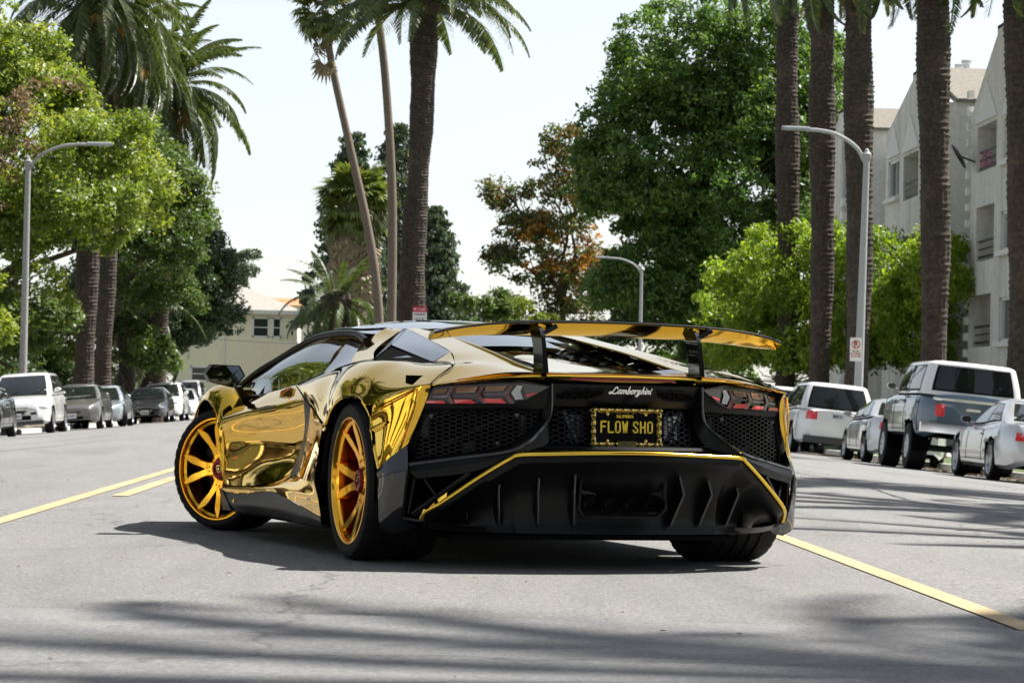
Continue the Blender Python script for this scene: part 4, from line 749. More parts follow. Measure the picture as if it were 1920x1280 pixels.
def build_hero():
    X, Y = street(CAR_X, CAR_Y); psi = CAR_YAW-CAMYAW
    car = empty('sports_car', (X, Y, 0), math.pi/2+psi, 'gold chrome low sports car with big rear wing and gold wheels mid street', 'car')
    def two(nm, fn, mat, **k):
        r = []
        for s in (1,-1):
            mb = fn()
            if s < 0: mb.mirror()
            r.append(mb.build(nm, mat, car, **k))
        return r
    def panel(nm, rows, nr, nc, mat='gold_chrome', **k): return two(nm, lambda: MB().grid(surf(rows, nr, nc)), mat, **k)
    V = Vector
    # ---- rear fenders
    T = [(1.50,.797,.757),(1.21,.757,.81),(.88,.712,.86),(.50,.712,.877),(.20,.665,.872),(-.05,.612,.862),(-.45,.64,.842),(-.648,.802,.763)]
    B = [(1.05,.872,.69),(.60,.945,.625),(.30,.992,.55),(.185,.986,.657),(0,.967,.706),(-.155,.955,.690),(-.305,.945,.672),(-.605,.824,.756)]
    bul = [.015,.035,.05,.055,.055,.05,.035,.004]; r1, r2 = [], []
    for t, b, k in zip(T, B, bul):
        t, b = V(t), V(b); n = V((0,.62,.78)); r1.append(t.lerp(b,.33)+n*k); r2.append(t.lerp(b,.68)+n*k*.95)
    panel('rear_fender', [T, r1, r2, B], 22, 56)
    # ---- flank behind the rear wheel
    q = [[(-.305,.945,.672),(-.45,.890,.714),(-.605,.824,.756),(-.645,.800,.759)],
         [(-.285,.948,.60),(-.44,.905,.628),(-.565,.842,.695),(-.604,.800,.712)],
         [(-.345,.950,.50),(-.45,.918,.535),(-.545,.860,.595),(-.563,.822,.620)],
         [(-.430,.952,.405),(-.475,.925,.447),(-.520,.880,.492),(-.536,.862,.510)]]
    panel('rear_quarter_panel', q, 16, 18)
    # raised frame on the flank and the small blade
    two('quarter_crease', lambda: MB().tube(crom([(-.335,.950,.655),(-.45,.903,.695),(-.575,.846,.742)], 10), .0035, 6).tube(crom([(-.575,.846,.742),(-.560,.862,.66),(-.533,.873,.575)], 10), .0035, 6), 'gold_chrome')
    two('quarter_blade', lambda: MB().grid(surf([[(-.292,.952,.575),(-.36,.939,.592),(-.42,.921,.610)],[(-.294,.957,.565),(-.362,.945,.580),(-.425,.925,.603)],[(-.305,.951,.550),(-.37,.936,.567),(-.425,.917,.594)]], 7, 9)), 'gold_chrome')
    # ---- lower side pod ahead of the rear wheel
    pod = [[(.985,.868,.686),(.82,.915,.658),(.60,.946,.622),(.345,.986,.575)],
           [(1.045,.866,.55),(.84,.918,.53),(.62,.955,.51),(.415,.980,.49)],
           [(1.115,.870,.42),(.90,.928,.41),(.66,.960,.40),(.485,.972,.39)],
           [(1.155,.888,.333),(.96,.932,.330),(.72,.958,.322),(.535,.968,.318)]]
    panel('side_pod', pod, 18, 18)
    # ---- slanted side intake
    two('side_intake', lambda: MB().grid(surf([[(1.075,.880,.722),(.985,.869,.688)],[(1.088,.876,.668),(.99,.866,.655)],[(1.160,.850,.55),(1.045,.864,.55)],[(1.245,.850,.43),(1.115,.868,.42)],[(1.327,.878,.322),(1.155,.886,.331)]], 20, 6)), 'satin_black')
    # ---- doors
    door = [[(2.33,.868,.662),(2.02,.842,.706),(1.74,.815,.735),(1.50,.797,.757),(1.22,.835,.728)],
            [(2.27,.955,.615),(1.93,.925,.648),(1.62,.885,.678),(1.35,.858,.70),(1.12,.863,.695)],
            [(2.21,1.004,.572),(1.85,.965,.602),(1.52,.925,.628),(1.28,.895,.648),(1.085,.874,.665)],
            [(2.20,.992,.49),(1.86,.925,.51),(1.55,.885,.525),(1.32,.860,.535),(1.16,.846,.55)],
            [(2.20,.985,.38),(1.87,.925,.385),(1.58,.885,.40),(1.38,.860,.415),(1.245,.846,.43)],
            [(2.20,.985,.247),(1.90,.962,.247),(1.60,.932,.270),(1.42,.905,.300),(1.325,.876,.327)]]
    dG = surf(door, 40, 36); drs = two('door', lambda: MB().grid(dG), 'gold_chrome')
    for d_, s in zip(drs, (1,-1)):
        hm = MB().prism([(1.475,.880,.722),(1.36,.866,.742),(1.275,.866,.735),(1.285,.872,.703),(1.33,.880,.692),(1.45,.892,.698)], (0,.004,0))
        hr = MB().tube([(1.475,.886,.722),(1.36,.872,.742),(1.275,.872,.735),(1.285,.878,.703),(1.33,.886,.692),(1.45,.898,.698)], .004, 6, closed=True)
        if s < 0: hm.mirror(); hr.mirror()
        h = hm.build('door_handle', 'rim_amber', d_, smooth=False); hr.build('handle_rim', 'gold_chrome', h)
    # ---- sills
    panel('sill', [[(2.20,.988,.243),(1.75,.952,.256),(1.42,.908,.298),(1.21,.905,.330),(.85,.948,.324),(.535,.968,.316)],
                   [(2.20,.994,.230),(1.80,.966,.240),(1.45,.945,.265),(1.15,.946,.285),(.80,.962,.270),(.47,.967,.25)],
                   [(2.20,.990,.214),(1.80,.965,.222),(1.40,.950,.246),(1.12,.952,.232),(.78,.958,.200),(.43,.962,.165)]], 10, 40)
    panel('side_skirt', [[(2.22,.990,.212),(1.80,.966,.219),(1.40,.951,.243),(1.12,.953,.229),(.78,.959,.197),(.43,.963,.162)],
                         [(2.12,.985,.165),(1.75,.972,.172),(1.38,.964,.18),(1.10,.962,.178),(.77,.960,.16),(.42,.963,.142)],
                         [(2.05,.975,.120),(1.72,.955,.122),(1.36,.95,.125),(1.08,.95,.125),(.76,.952,.122),(.41,.952,.118)]], 8, 30, 'satin_black')
    two('skirt_blade', lambda: MB().prism([(2.30,.985,.225),(2.20,.995,.222),(2.03,.985,.125),(2.26,.975,.118)], (0,-.05,0)), 'satin_black', smooth=False)
    two('skirt_underside', lambda: MB().poly([(2.05,.975,.118),(.41,.952,.116),(.41,.5,.116),(2.05,.5,.116)]), 'matt_black', smooth=False)
    two('sill_jewel', lambda: MB().box((1.985,.982,.175),(.02,.012,.016)), 'gold_trim', smooth=False)
    # lettering on the sill
    def wr():
        mb = MB(); write(mb, 'RDBX', .011, .0085, .0022, lambda u,v,d: V((.66-u, .9655+d, .232+v)), .002); write(mb, 'LA', .011, .0085, .0022, lambda u,v,d: V((.66-u, .9655+d, .232+v)), .002, u0=.037); return mb
    wr().build('sill_lettering', 'badge_chrome', car, smooth=False)
    # brake duct mesh between pod and wheel
    two('duct_mesh', lambda: MB().poly([(.535,.945,.316),(.485,.950,.39),(.415,.955,.49),(.36,.955,.56),(.36,.80,.56),(.40,.80,.316)]), 'matt_black', smooth=False)
    # ---- arches: gold lips and dark wheel wells
    def arch(cx, cz, R, y0, y1, a0, a1, n=24): return [V((cx+R*math.cos(math.radians(a0+(a1-a0)*i/(n-1))), y0+(y1-y0)*i/(n-1), cz+R*math.sin(math.radians(a0+(a1-a0)*i/(n-1))))) for i in range(n)]
    two('arch_lip', lambda: MB().tube(crom([(.345,.987,.575),(.30,.992,.55+.03),(.26,.99,.60),(.185,.986,.657),(.095,.977,.694),(0,.967,.706),(-.09,.960,.702),(-.155,.955,.690),(-.25,.948,.64),(-.285,.948,.60),(-.345,.950,.50),(-.43,.952,.405)], 36), .006, 6), 'gold_chrome')
    for cx0, cz0, y0, dp in ((0,.342,.955,.5),(2.575,.313,.985,.45)):
        two('wheel_well', lambda: MB().grid([[p+V((0,-d,0)) for p in arch(cx0,cz0,.385,y0,y0,-12,192,28)] for d in (0,dp*.5,dp,dp+.001)]).poly([p+V((0,-dp-.001,0)) for p in arch(cx0,cz0,.385,y0,y0,-12,192,28)]), 'void_black', smooth=False)
    # ---- front fenders
    A = [V((2.575-.365*math.cos(math.radians(a)), 1.0, .313+.365*math.sin(math.radians(a)))) for a in (2,22,48,72,98,124,150,172)]
    Tp = [(2.33,.868,.662),(2.36,.845,.69),(2.42,.83,.712),(2.52,.82,.728),(2.70,.82,.733),(2.92,.82,.712),(3.15,.82,.655),(3.38,.82,.56)]
    m1, m2 = [], []
    for t, b, k in zip(Tp, A, (.01,.03,.05,.055,.055,.05,.05,.05)):
        t = V(t); n = V((0,.7,.7)); m1.append(t.lerp(b,.3)+n*k); m2.append(t.lerp(b,.68)+n*k*.8)
    panel('front_fender', [Tp, m1, m2, A], 18, 48)
    two('front_arch_lip', lambda: MB().tube([p for p in arch(2.575,.313,.365,1.0,1.0,176,4,30)], .006, 6), 'gold_chrome')
    two('fender_tail', lambda: MB().grid(surf([[(2.21,1.0,.33),(2.205,1.004,.45),(2.235,1.004,.56),(2.33,.868,.662)],[(2.20,.985,.25),(2.198,.99,.45),(2.205,1.004,.572),(2.27,.955,.615)]], 4, 10)), 'gold_chrome')
    # ---- nose
    hood = [[(x, y, z-.02*(abs(y)/.82)**2*0) for y, z in ((-.82,zs),(-.5,zc+.01),(0,zc),(.5,zc+.01),(.82,zs))] for x, zs, zc in ((2.62,.728,.735),(2.85,.72,.70),(3.1,.67,.63),(3.35,.57,.53),(3.58,.42,.42))]
    MB().grid(surf(hood, 16, 24)).build('bonnet', 'gold_chrome', car)
    fb = [[(3.40,-.86,zt-.0),(3.50,-.6,zt),(3.60,0,zt),(3.50,.6,zt),(3.40,.86,zt)] for zt in (.54,.40,.25,.12)]
    fb = [[(x - (.10 if i == 0 else 0), y, z) for x, y, z in r] for i, r in enumerate(fb)]
    MB().grid(surf(fb, 8, 24)).build('front_bumper', 'gold_chrome', car)
    two('front_corner', lambda: MB().grid(surf([[(2.945,1.0,.33),(3.15,.99,.42),(3.38,.82,.55)],[(2.945,1.0,.22),(3.2,.98,.28),(3.40,.86,.40)],[(2.95,.99,.12),(3.2,.97,.12),(3.40,.86,.12)]], 8, 12)), 'gold_chrome')
    # ---- roof, pillars, glass
    def rowx(x, zc, ze, ye): return [(x-.02*k*k, ye*k, ze+(zc-ze)*(1-abs(k)**2.6)) for k in (-1,-.75,-.4,0,.4,.75,1)]
    rf = [rowx(1.98,1.062,1.00,.585), rowx(1.80,1.09,1.018,.572), rowx(1.55,1.092,1.02,.555), rowx(1.30,1.07,1.01,.545), rowx(1.08,1.045,1.005,.50)]
    roof = MB().grid(surf(rf, 20, 36)).build('roof', 'gloss_black', car)
    two('roof_rail', lambda: MB().tube(crom([(2.62,.825,.735),(2.45,.762,.82),(2.30,.695,.885),(2.10,.640,.950),(1.90,.603,.995),(1.62,.575,1.012),(1.35,.553,1.008),(1.15,.56,.972)], 40), [.017]*40, 10), 'satin_black')
    two('roof_seam', lambda: MB().tube(crom([(1.98,.575,1.016),(1.62,.545,1.036),(1.33,.525,1.03),(1.10,.48,1.032)], 20), .007, 6), 'gloss_black')
    ws = [[(1.98,k*.585,1.0+.062*(1-abs(k)**2.6)) for k in (-1,-.6,0,.6,1)], [(2.45+.12*(1-k*k),k*.72,.865+.03*(1-k*k)) for k in (-1,-.6,0,.6,1)], [(2.62+.38*(1-k*k),k*.815,.74-.01*(1-k*k)) for k in (-1,-.6,0,.6,1)]]
    MB().grid(surf(ws, 12, 20)).build('windscreen', 'dark_glass', car)
    wb = [(2.44,.800,.700),(2.05,.825,.706),(1.60,.790,.749),(1.21,.742,.812)]; wt = [(2.42,.755,.815),(2.15,.655,.930),(1.85,.600,.985),(1.44,.553,.988)]
    sw = two('side_window', lambda: MB().grid(surf([wb, [tuple(V(a).lerp(V(b),.5)+V((0,.018,.012))) for a, b in zip(wb, wt)], wt], 10, 24)), 'clear_glass')
    for o, s in zip(sw, (1,-1)):
        d = MB().tube([(2.12,s*.828,.705),(2.19,s*.665,.915)], .008, 6).tube(crom([(p[0],s*(p[1]+.006),p[2]) for p in wb], 16), .006, 6); d.build('window_divider', 'satin_black', o)
    two('rear_pillar', lambda: MB().grid(surf([[(1.44,.556,.988),(1.34,.655,.91),(1.21,.745,.815)],[(1.22,.553,.965),(1.06,.628,.92),(.88,.705,.862)]], 5, 10)), 'gloss_black')
    # flying buttress in gold, dark upper cover, intake mouth
    panel('buttress', [[(1.10,.455,1.034),(1.08,.50,1.025),(1.22,.553,.965),(1.06,.632,.92),(.88,.709,.863)],[(1.00,.43,1.032),(.88,.500,1.000),(.82,.580,.955),(.72,.645,.915),(.50,.712,.879)]], 6, 24)
    two('upper_cover', lambda: MB().grid(surf([[(1.00,.405,1.033),(.80,.52,.985),(.58,.604,.945)],[(.52,.452,.975),(.38,.535,.94),(.27,.604,.905)],[(.02,.503,.912),(-.015,.55,.89),(-.05,.604,.864)]], 8, 8)), 'gloss_black')
    two('upper_cover_front', lambda: MB().poly([(1.00,.405,1.034),(.98,.432,1.031),(.52,.70,.883),(.58,.604,.945)]), 'gloss_black', smooth=False)
    two('intake_mouth', lambda: MB().poly([(.50,.708,.876),(.58,.600,.940),(-.05,.604,.862),(.20,.660,.870)]), 'void_black', smooth=False)
    two('intake_inner', lambda: MB().poly([(.44,.68,.882),(.56,.612,.925),(.20,.622,.885)]), 'gloss_black', smooth=False)
    # ---- engine deck: shoulders beside the engine bay
    sh = [[(1.02,.30,1.035),(1.00,.36,1.034),(1.00,.405,1.034)],[(.55,.315,.985),(.53,.39,.98),(.52,.452,.976)],[(.05,.33,.922),(.035,.42,.918),(.02,.503,.913)],[(-.25,.34,.880),(-.25,.46,.876),(-.25,.57,.864)],[(-.45,.345,.852),(-.45,.49,.852),(-.45,.64,.843)],[(-.72,.352,.823),(-.71,.52,.816),(-.655,.80,.764)]]
    panel('deck_shoulder', sh, 36, 14)
    two('deck_infill', lambda: MB().grid(surf([[(.02,.503,.912),(-.05,.604,.862)],[(-.25,.57,.863),(-.25,.60,.858)],[(-.45,.638,.843),(-.45,.642,.842)]], 6, 3)), 'gold_chrome')
    MB().grid(surf([[(1.06,-.31,1.02),(1.06,0,1.03),(1.06,.31,1.02)],[(.55,-.31,.945),(.55,0,.955),(.55,.31,.945)]], 6, 10)).build('rear_window', 'dark_glass', car)
    MB().box((.25,0,.72),(1.9,.66,.02)).build('engine_bay', 'matt_black', car)
    eng = MB()
    for s in (-1,1): eng.tube([(.35,s*.12,.80),(-.45,s*.12,.76)], .05, 8); 
    for k in range(5): eng.box((.3-k*.17,0,.79),(.05,.36,.04))
    eng.build('engine', 'satin_black', car)
    spine = [[(.54,-.105,.925),(.54,0,.932),(.54,.105,.925)],[(.20,-.135,.893),(.20,0,.90),(.20,.135,.893)],[(-.25,-.20,.858),(-.25,0,.864),(-.25,.20,.858)],[(-.62,-.33,.828),(-.62,0,.834),(-.62,.33,.828)],[(-.755,-.345,.821),(-.765,0,.824),(-.755,.345,.821)]]
    MB().grid(surf(spine, 24, 14)).build('engine_cover', 'gold_chrome', car)
    for s in (-1,1):
        for k in range(4):
            x = .46-k*.19; zc = .948-(k*.19)*.105; wi = .118+.022*k
            a = [(x+.10,s*wi,zc-.035),(x+.10,s*.318,zc-.012),(x-.075,s*.325,zc+.002),(x-.105,s*(wi+.02),zc-.03)]
            lv = MB().prism(a, (0,0,-.012)); lv.build('louvre', 'gloss_black', car, smooth=False)
        MB().tube(crom([(.60,s*.312,.987),(.05,s*.33,.924),(-.45,s*.346,.855),(-.70,s*.352,.826)], 20), .006, 6).build('bay_trim', 'gold_trim', car)
        MB().prism([(-.42,s*.262,.835),(-.50,s*.335,.846),(-.60,s*.345,.836),(-.66,s*.335,.826)], (0,0,.006)).build('deck_bracket', 'alloy', car, smooth=False)
    # small reflected-lettering style slots on the spine
    # ---- gold trailing edge of the deck
    ys = [-.80,-.70,-.55,-.36,-.18,0,.18,.36,.55,.70,.80]
    def te(y, top):
        a = abs(y); z = np.interp(a, [0,.36,.55,.70,.80],[.824,.821,.808,.785,.763]); zb = np.interp(a, [0,.34,.42,.55,.80],[.776,.781,.786,.783,.757]); x = -.765 if a < .36 else float(np.interp(a,[.36,.55,.70,.80],[-.757,-.735,-.69,-.655]))
        return x, float(z), float(zb)
    r_ = [[],[],[],[]]
    for y in ys:
        x, z, zb = te(y, 1); r_[0].append((x+.004,y,z)); r_[1].append((x-.018,y,z-.006)); r_[2].append((x-.030+ (.012 if abs(y)>.75 else 0),y,(z+zb)/2)); r_[3].append((x-.010,y,zb))
    MB().grid(surf(r_, 10, 60)).build('deck_edge', 'gold_chrome', car)
    bl = MB().grid([[(-.797+.05*y*y,y,.803-.01*y*y) for y in np.linspace(-.225,.235,14)],[(-.801+.05*y*y,y,.793-.01*y*y) for y in np.linspace(-.235,.245,14)]])
    bl.build('brake_light', 'lens_maroon', car)
    # ---- tail: badge panel, vents, camera, lettering
    def tx(y, z): return rear_x(y) + (.768-z)*.50 - .004
    bp = [[(tx(y,z), y, z) for y in np.linspace(-.325,.335,15)] for z in (.776,.755,.725,.700,.684)]
    bp.append([(p[0]+.05, p[1], p[2]-.004) for p in bp[-1]])
    tp = MB().grid(bp).build('tail_panel', 'satin_black', car)
    vL = [(.309,.727),(.283,.746),(.222,.752),(.118,.754),(.128,.734),(.163,.718),(.300,.712)]
    for poly in (vL, [(-y, z) for y, z in vL]):
        v = MB().poly([(tx(y,z)-.003, y, z) for y, z in poly]); vo = v.build('vent', 'void_black', tp, smooth=False)
        MB().tube([(tx(y,z)-.004,y,z) for y, z in poly], .0035, 6, closed=True).build('vent_rim', 'satin_black', vo)
        hexgrille(poly, lambda y, z: tx(y,z)-.006, .024, .022, .005, .006).build('vent_mesh', 'matt_black', vo, smooth=False)
    MB().box((tx(0,.712)-.006,.004,.712),(.014,.036,.030)).build('reversing_camera', 'gloss_black', tp, smooth=False)
    MB().lathe([(.006,0),(.006,.004),(0,.004)], 12, Matrix.Translation((tx(0,.712)-.012,.004,.714)) @ Matrix.Rotation(math.radians(90),4,'Z')).build('camera_lens', 'mirror_glass', tp)
    sc = [[(.62,.78),(.5,1.02),(.32,.98),(.24,.6),(.14,.12),(-.05,.0),(-.22,.12),(-.1,.3),(.1,.2),(.35,.02),(.62,.04),(.74,.2)],
          [(1.12,.55),(.95,.62),(.82,.4),(.84,.12),(1.0,.06),(1.14,.3),(1.16,.58),(1.14,.2),(1.24,.04),(1.34,.2)],
          [(1.36,.58),(1.36,.06)],[(1.36,.4),(1.5,.58),(1.6,.5),(1.6,.06)],[(1.6,.4),(1.74,.58),(1.84,.5),(1.86,.12),(1.98,.06),(2.08,.3)],
          [(2.1,1.05),(2.08,.06),(2.28,.04),(2.4,.25),(2.34,.5),(2.14,.46)],[(2.62,.58),(2.5,.4),(2.52,.1),(2.7,.04),(2.86,.25),(2.8,.52),(2.62,.58),(2.95,.5)],
          [(3.0,.58),(3.02,.06)],[(3.02,.38),(3.16,.58),(3.28,.52)],[(3.62,.52),(3.46,.58),(3.36,.35),(3.42,.08),(3.58,.12),(3.66,.58),(3.6,-.2),(3.46,-.38),(3.32,-.25),(3.75,.1)],
          [(3.94,1.05),(3.9,.06)],[(3.9,.36),(4.04,.56),(4.14,.48),(4.16,.06)],[(4.36,.56),(4.36,.1),(4.46,.06)],[(4.36,.78),(4.37,.82)],[(4.58,.56),(4.58,.06)],[(4.58,.36),(4.72,.56),(4.82,.48),(4.84,.06)],[(5.04,.56),(5.04,.1),(5.16,.06)],[(5.04,.78),(5.05,.82)]]
    lt = MB(); k = .0345
    stroke(lt, [[((x+.22*y)*k, y*k*.78) for x, y in p] for p in sc], .0052, lambda u, v, d: V((tx(.089-u,.740+v)-.002-d, .089-u, .740+v)), .005)
    lt.build('tail_lettering', 'badge_chrome', tp, smooth=False)
    # ---- tail lights
    TL = [(.803,.681),(.785,.752),(.637,.773),(.451,.780),(.340,.764),(.428,.707),(.488,.686)]
    seg = {'lens_red': [[(.799,.695),(.738,.696),(.73,.684),(.801,.684)],[(.703,.702),(.636,.702),(.621,.687),(.696,.686)],[(.595,.709),(.525,.709),(.509,.691),(.586,.690)],[(.435,.728),(.389,.740),(.404,.729),(.433,.720)]],
           'lens_amber': [[(.77,.741),(.725,.745),(.735,.727),(.774,.726)],[(.691,.753),(.614,.758),(.626,.733),(.696,.729)],[(.587,.760),(.506,.764),(.522,.742),(.59,.738)]],
           'lens_lilac': [[(.775,.708),(.781,.716),(.73,.719),(.718,.729),(.725,.709)],[(.702,.713),(.699,.723),(.625,.727),(.607,.739),(.616,.715)],[(.595,.721),(.59,.73),(.525,.734),(.5,.749),(.513,.724)]],
           'lens_maroon': [[(.716,.748),(.700,.752),(.716,.722),(.700,.684),(.716,.684),(.732,.722)],[(.606,.757),(.590,.760),(.606,.726),(.575,.689),(.598,.688),(.626,.726)],[(.498,.763),(.482,.764),(.500,.730),(.475,.690),(.497,.690),(.520,.730)]],
           'lens_clear': [[(.469,.766),(.448,.764),(.456,.742),(.445,.710),(.474,.706),(.491,.735)]]}
    for s in (1,-1):
        rx = lambda y: rear_x(y)-.004
        lens = MB().prism([(rx(y)+.0, s*y, z) for y, z in TL], (.05,0,0)).build('tail_light', 'lens_smoke', car, smooth=False)
        for mt, polys in seg.items():
            for p in polys:
                MB().prism([(rx(y)-.0045, s*y, z) for y, z in p], (.004,0,0)).build('light_segment', mt, lens, smooth=False)
        for p in seg['lens_amber']:
            (ya,za),(yb,zb) = p[0], p[1]
            for q in (.25,.42,.58,.75):
                y = ya+(yb-ya)*q; MB().tube([(rx(y)-.006,s*y,za-.003),(rx(y)-.006,s*(y+.004),za-.018)], .0012, 5).build('filament', 'lens_amber', lens)
        MB().tube([(rx(y)-.002, s*y, z) for y, z in TL], .004, 6, closed=True).build('light_seal', 'satin_black', lens)
    # ---- rear openings
    back = MB()
    pl = [[(.15,y,z) for y in (-.85,.85)] for z in (.15,.78)]
    back.grid([[(rear_x(y)+.13, y, z) for y in np.linspace(-.84,.84,17)] for z in (.42,.55,.70,.80)])
    back.build('rear_bulkhead', 'void_black', car)
    mL = [(.794,.648),(.366,.664),(.383,.592),(.485,.505),(.823,.440),(.83,.496)]
    gx = lambda y, z: rear_x(y)+.022
    for s in (1,-1):
        poly = [(s*y, z) for y, z in mL]
        g = hexgrille(poly, gx, .0235, .0180, .0030, .012).build('side_grille', 'satin_black', car, smooth=False); g['kind'] = 'stuff'
        MB().tube([(gx(y,z),y,z) for y, z in poly], .009, 6, closed=True).build('grille_frame', 'matt_black', car)
        MB().tube([(rear_x(.47)+.07,s*.47,.648),(rear_x(.77)+.07,s*.77,.478)], .009, 8).build('brace_rod', 'dark_alloy', car)
        MB().box((rear_x(.79)+.06,s*.795,.60),(.01,.05,.11)).box((rear_x(.6)+.09,s*.62,.50),(.02,.05,.05)).box((rear_x(.42)+.08,s*.42,.60),(.02,.02,.09)).build('heat_shield', 'dark_alloy', car, smooth=False)
        for (y, z) in ((.775,.632),(.46,.643),(.53,.525)): MB().lathe([(.009,-.01),(.009,.004),(0,.006)], 10, Matrix.Translation((gx(y,z)-.002,s*y,z)) @ Matrix.Rotation(math.radians(90),4,'Z')).build('bolt', 'dark_alloy', car)
        # side of the tail beside the grille
        MB().grid(surf([[(-.645,s*.799,.757),(-.604,s*.800,.712),(-.564,s*.822,.620),(-.537,s*.861,.510)],[(-.600,s*.788,.752),(-.556,s*.796,.66),(-.535,s*.806,.60),(-.510,s*.822,.45)]], 4, 12)).build('tail_side', 'carbon_panel', car)
        # body between light and grille
        a = [(.803,.681),(.488,.686),(.428,.707),(.340,.764),(.335,.70)]; b = [(.80,.652),(.50,.667),(.40,.670),(.338,.672),(.330,.66)]
        MB().grid([[(rear_x(y)-.002,s*y,z) for y, z in a],[(rear_x(y)+.004,s*y,(z+zb)/2) for (y, z), (yb, zb) in zip(a,b)],[(rear_x(y)+.016,s*y,z) for y, z in b]]).build('light_surround', 'satin_black', car)
        # swept fin from the badge panel down and out to the corner
        fin_o = [(-.835,.336,.775),(-.842,.340,.66),(-.846,.372,.598),(-.884,.50,.505),(-.72,.70,.462),(-.592,.868,.430)]
        fin_i = [(-.785,.352,.765),(-.785,.366,.664),(-.79,.388,.612),(-.815,.512,.520),(-.66,.70,.475),(-.545,.835,.452)]
        MB().grid([crom([(x,s*y,z) for x,y,z in fin_o],30), crom([(x,s*y,z) for x,y,z in fin_i],30)]).build('tail_fin_inner', 'satin_black', car)
        MB().tube(crom([(x,s*y,z) for x,y,z in fin_o],40), .0062, 6).build('tail_fin_edge', 'carbon_panel', car)
        fin_u = [(-.80,.318,.770),(-.80,.318,.66),(-.80,.318,.60),(-.845,.352,.530),(-.86,.42,.505),(-.885,.507,.480)]
        fo2 = fin_o[:4]
        MB().grid([crom([(x,s*y,z) for x,y,z in fo2],16), crom([(x,s*y,z) for x,y,z in fin_u],16)]).build('tail_fin', 'satin_black', car)
        # bumper arm: upper face, outer face, frame round the corner opening
        top_i = [(-.884,.50,.505),(-.72,.70,.462),(-.592,.868,.430)]; lipc = [(-.888,.507,.479),(-.79,.66,.412),(-.70,.775,.405),(-.600,.868,.395)]
        MB().grid([crom([(x,s*y,z) for x,y,z in top_i],20), crom([(x-.006,s*y,z) for x,y,z in [(-.888,.507,.479),(-.735,.71,.428),(-.600,.868,.398)]],20)]).build('bumper_arm', 'satin_black', car)
        MB().grid([crom([(x-.006,s*y,z) for x,y,z in [(-.888,.507,.479),(-.735,.71,.428),(-.600,.868,.398)]],20), crom([(x,s*y,z) for x,y,z in [(-.870,.515,.470),(-.775,.665,.405),(-.615,.845,.372)]],20)]).build('bumper_arm_lower', 'satin_black', car)
        MB().grid(surf([[(-.536,s*.862,.512),(-.475,s*.925,.449),(-.43,s*.953,.407)],[(-.568,s*.868,.458),(-.50,s*.928,.405),(-.436,s*.962,.385)],[(-.592,s*.874,.408),(-.515,s*.93,.388),(-.440,s*.958,.366)]], 8, 8)).build('bumper_corner', 'carbon_panel', car)
        MB().grid(surf([[(-.592,s*.874,.406),(-.515,s*.93,.386),(-.440,s*.958,.364)],[(-.562,s*.880,.30),(-.50,s*.928,.28),(-.445,s*.955,.26)],[(-.530,s*.872,.205),(-.48,s*.920,.18),(-.447,s*.946,.168)],[(-.50,s*.80,.172),(-.46,s*.85,.145),(-.44,s*.90,.135)]], 14, 8)).build('bumper_cheek', 'gloss_black', car)
        MB().tube(crom([(-.596,s*.874,.408),(-.566,s*.876,.30),(-.533,s*.868,.205)],12), .007, 6).tube([(-.533,s*.868,.205),(-.60,s*.825,.198),(-.625,s*.812,.200)], .008, 6).build('opening_frame', 'satin_black', car)
        # recessed wedge and struts in the corner opening
        MB().poly([(-.432,s*.90,.44),(-.432,s*.45,.47),(-.432,s*.45,.16),(-.432,s*.90,.15)]).build('corner_duct', 'void_black', car, smooth=False)
        st = MB().tube([(-.775,s*.66,.404),(-.585,s*.845,.225)], .010, 6).tube([(-.665,s*.772,.305),(-.602,s*.815,.388)], .008, 6).tube([(-.60,s*.845,.372),(-.560,s*.856,.225)], .007, 6).tube([(-.66,s*.765,.30),(-.665,s*.775,.27)], .006, 6)
        st.build('duct_strut', 'satin_black', car)
        MB().prism([(-.70,s*.74,.29),(-.615,s*.812,.205),(-.63,s*.800,.245),(-.70,s*.735,.33)], (.03,s*.005,0)).build('lip_foot', 'gold_chrome', car, smooth=False)
    # ---- centre grille and shelf
    cg = [(.318,.672),(-.318,.672),(-.350,.545),(-.36,.530),(.36,.530),(.350,.545)]
    cx_ = lambda y, z: rear_x(y)+.055-(.672-z)*.22
    g = hexgrille(cg, cx_, .0255, .0215, .0034, .012).build('centre_grille', 'satin_black', car, smooth=False); g['kind'] = 'stuff'
    MB().grid([[(cx_(y,.60)+.05,y,z) for y in (-.36,.36)] for z in (.52,.69)]).build('grille_back', 'void_black', car)
    for s in (1,-1):
        MB().tube([(cx_(.25,.66)+.02,s*.265,.668),(cx_(.2,.54)+.02,s*.205,.54)], .012, 6).build('exhaust_bracket', 'dark_alloy', car)
        MB().box((cx_(.2,.6)+.03,s*.215-.0,.60),(.006,.06,.10)).build('heat_plate', 'alloy' if s < 0 else 'dark_alloy', car, smooth=False)
    sh_ = [[(rear_x(y)+.05, y, .531) for y in np.linspace(-.38,.38,11)],[(rear_x(y)-.030-.01*(1-(y/.4)**2), y, .520) for y in np.linspace(-.42,.42,11)],[(rear_x(y)-.036-.012*(1-(y/.45)**2), y, .508) for y in np.linspace(-.46,.46,11)],[(rear_x(y)-.012, y, .500) for y in np.linspace(-.49,.49,11)]]
    MB().grid(sh_).build('bumper_shelf', 'matt_black', car)
    # ---- gold lip round the diffuser
    lip = [(-.612,.815,.200),(-.640,.812,.232),(-.715,.770,.275),(-.80,.640,.382),(-.868,.530,.462),(-.892,.490,.481),(-.915,.36,.487),(-.945,.15,.494),(-.952,0,.496)]
    lp = lip + [(x,-y,z) for x, y, z in lip[-2::-1]]
    L_ = crom(lp, 120); up = [];
    def ribbon(path, a, b): return [[p+V(a) for p in path],[p+V(b) for p in path]]
    n = len(L_); top = []; bot = []; mid = []
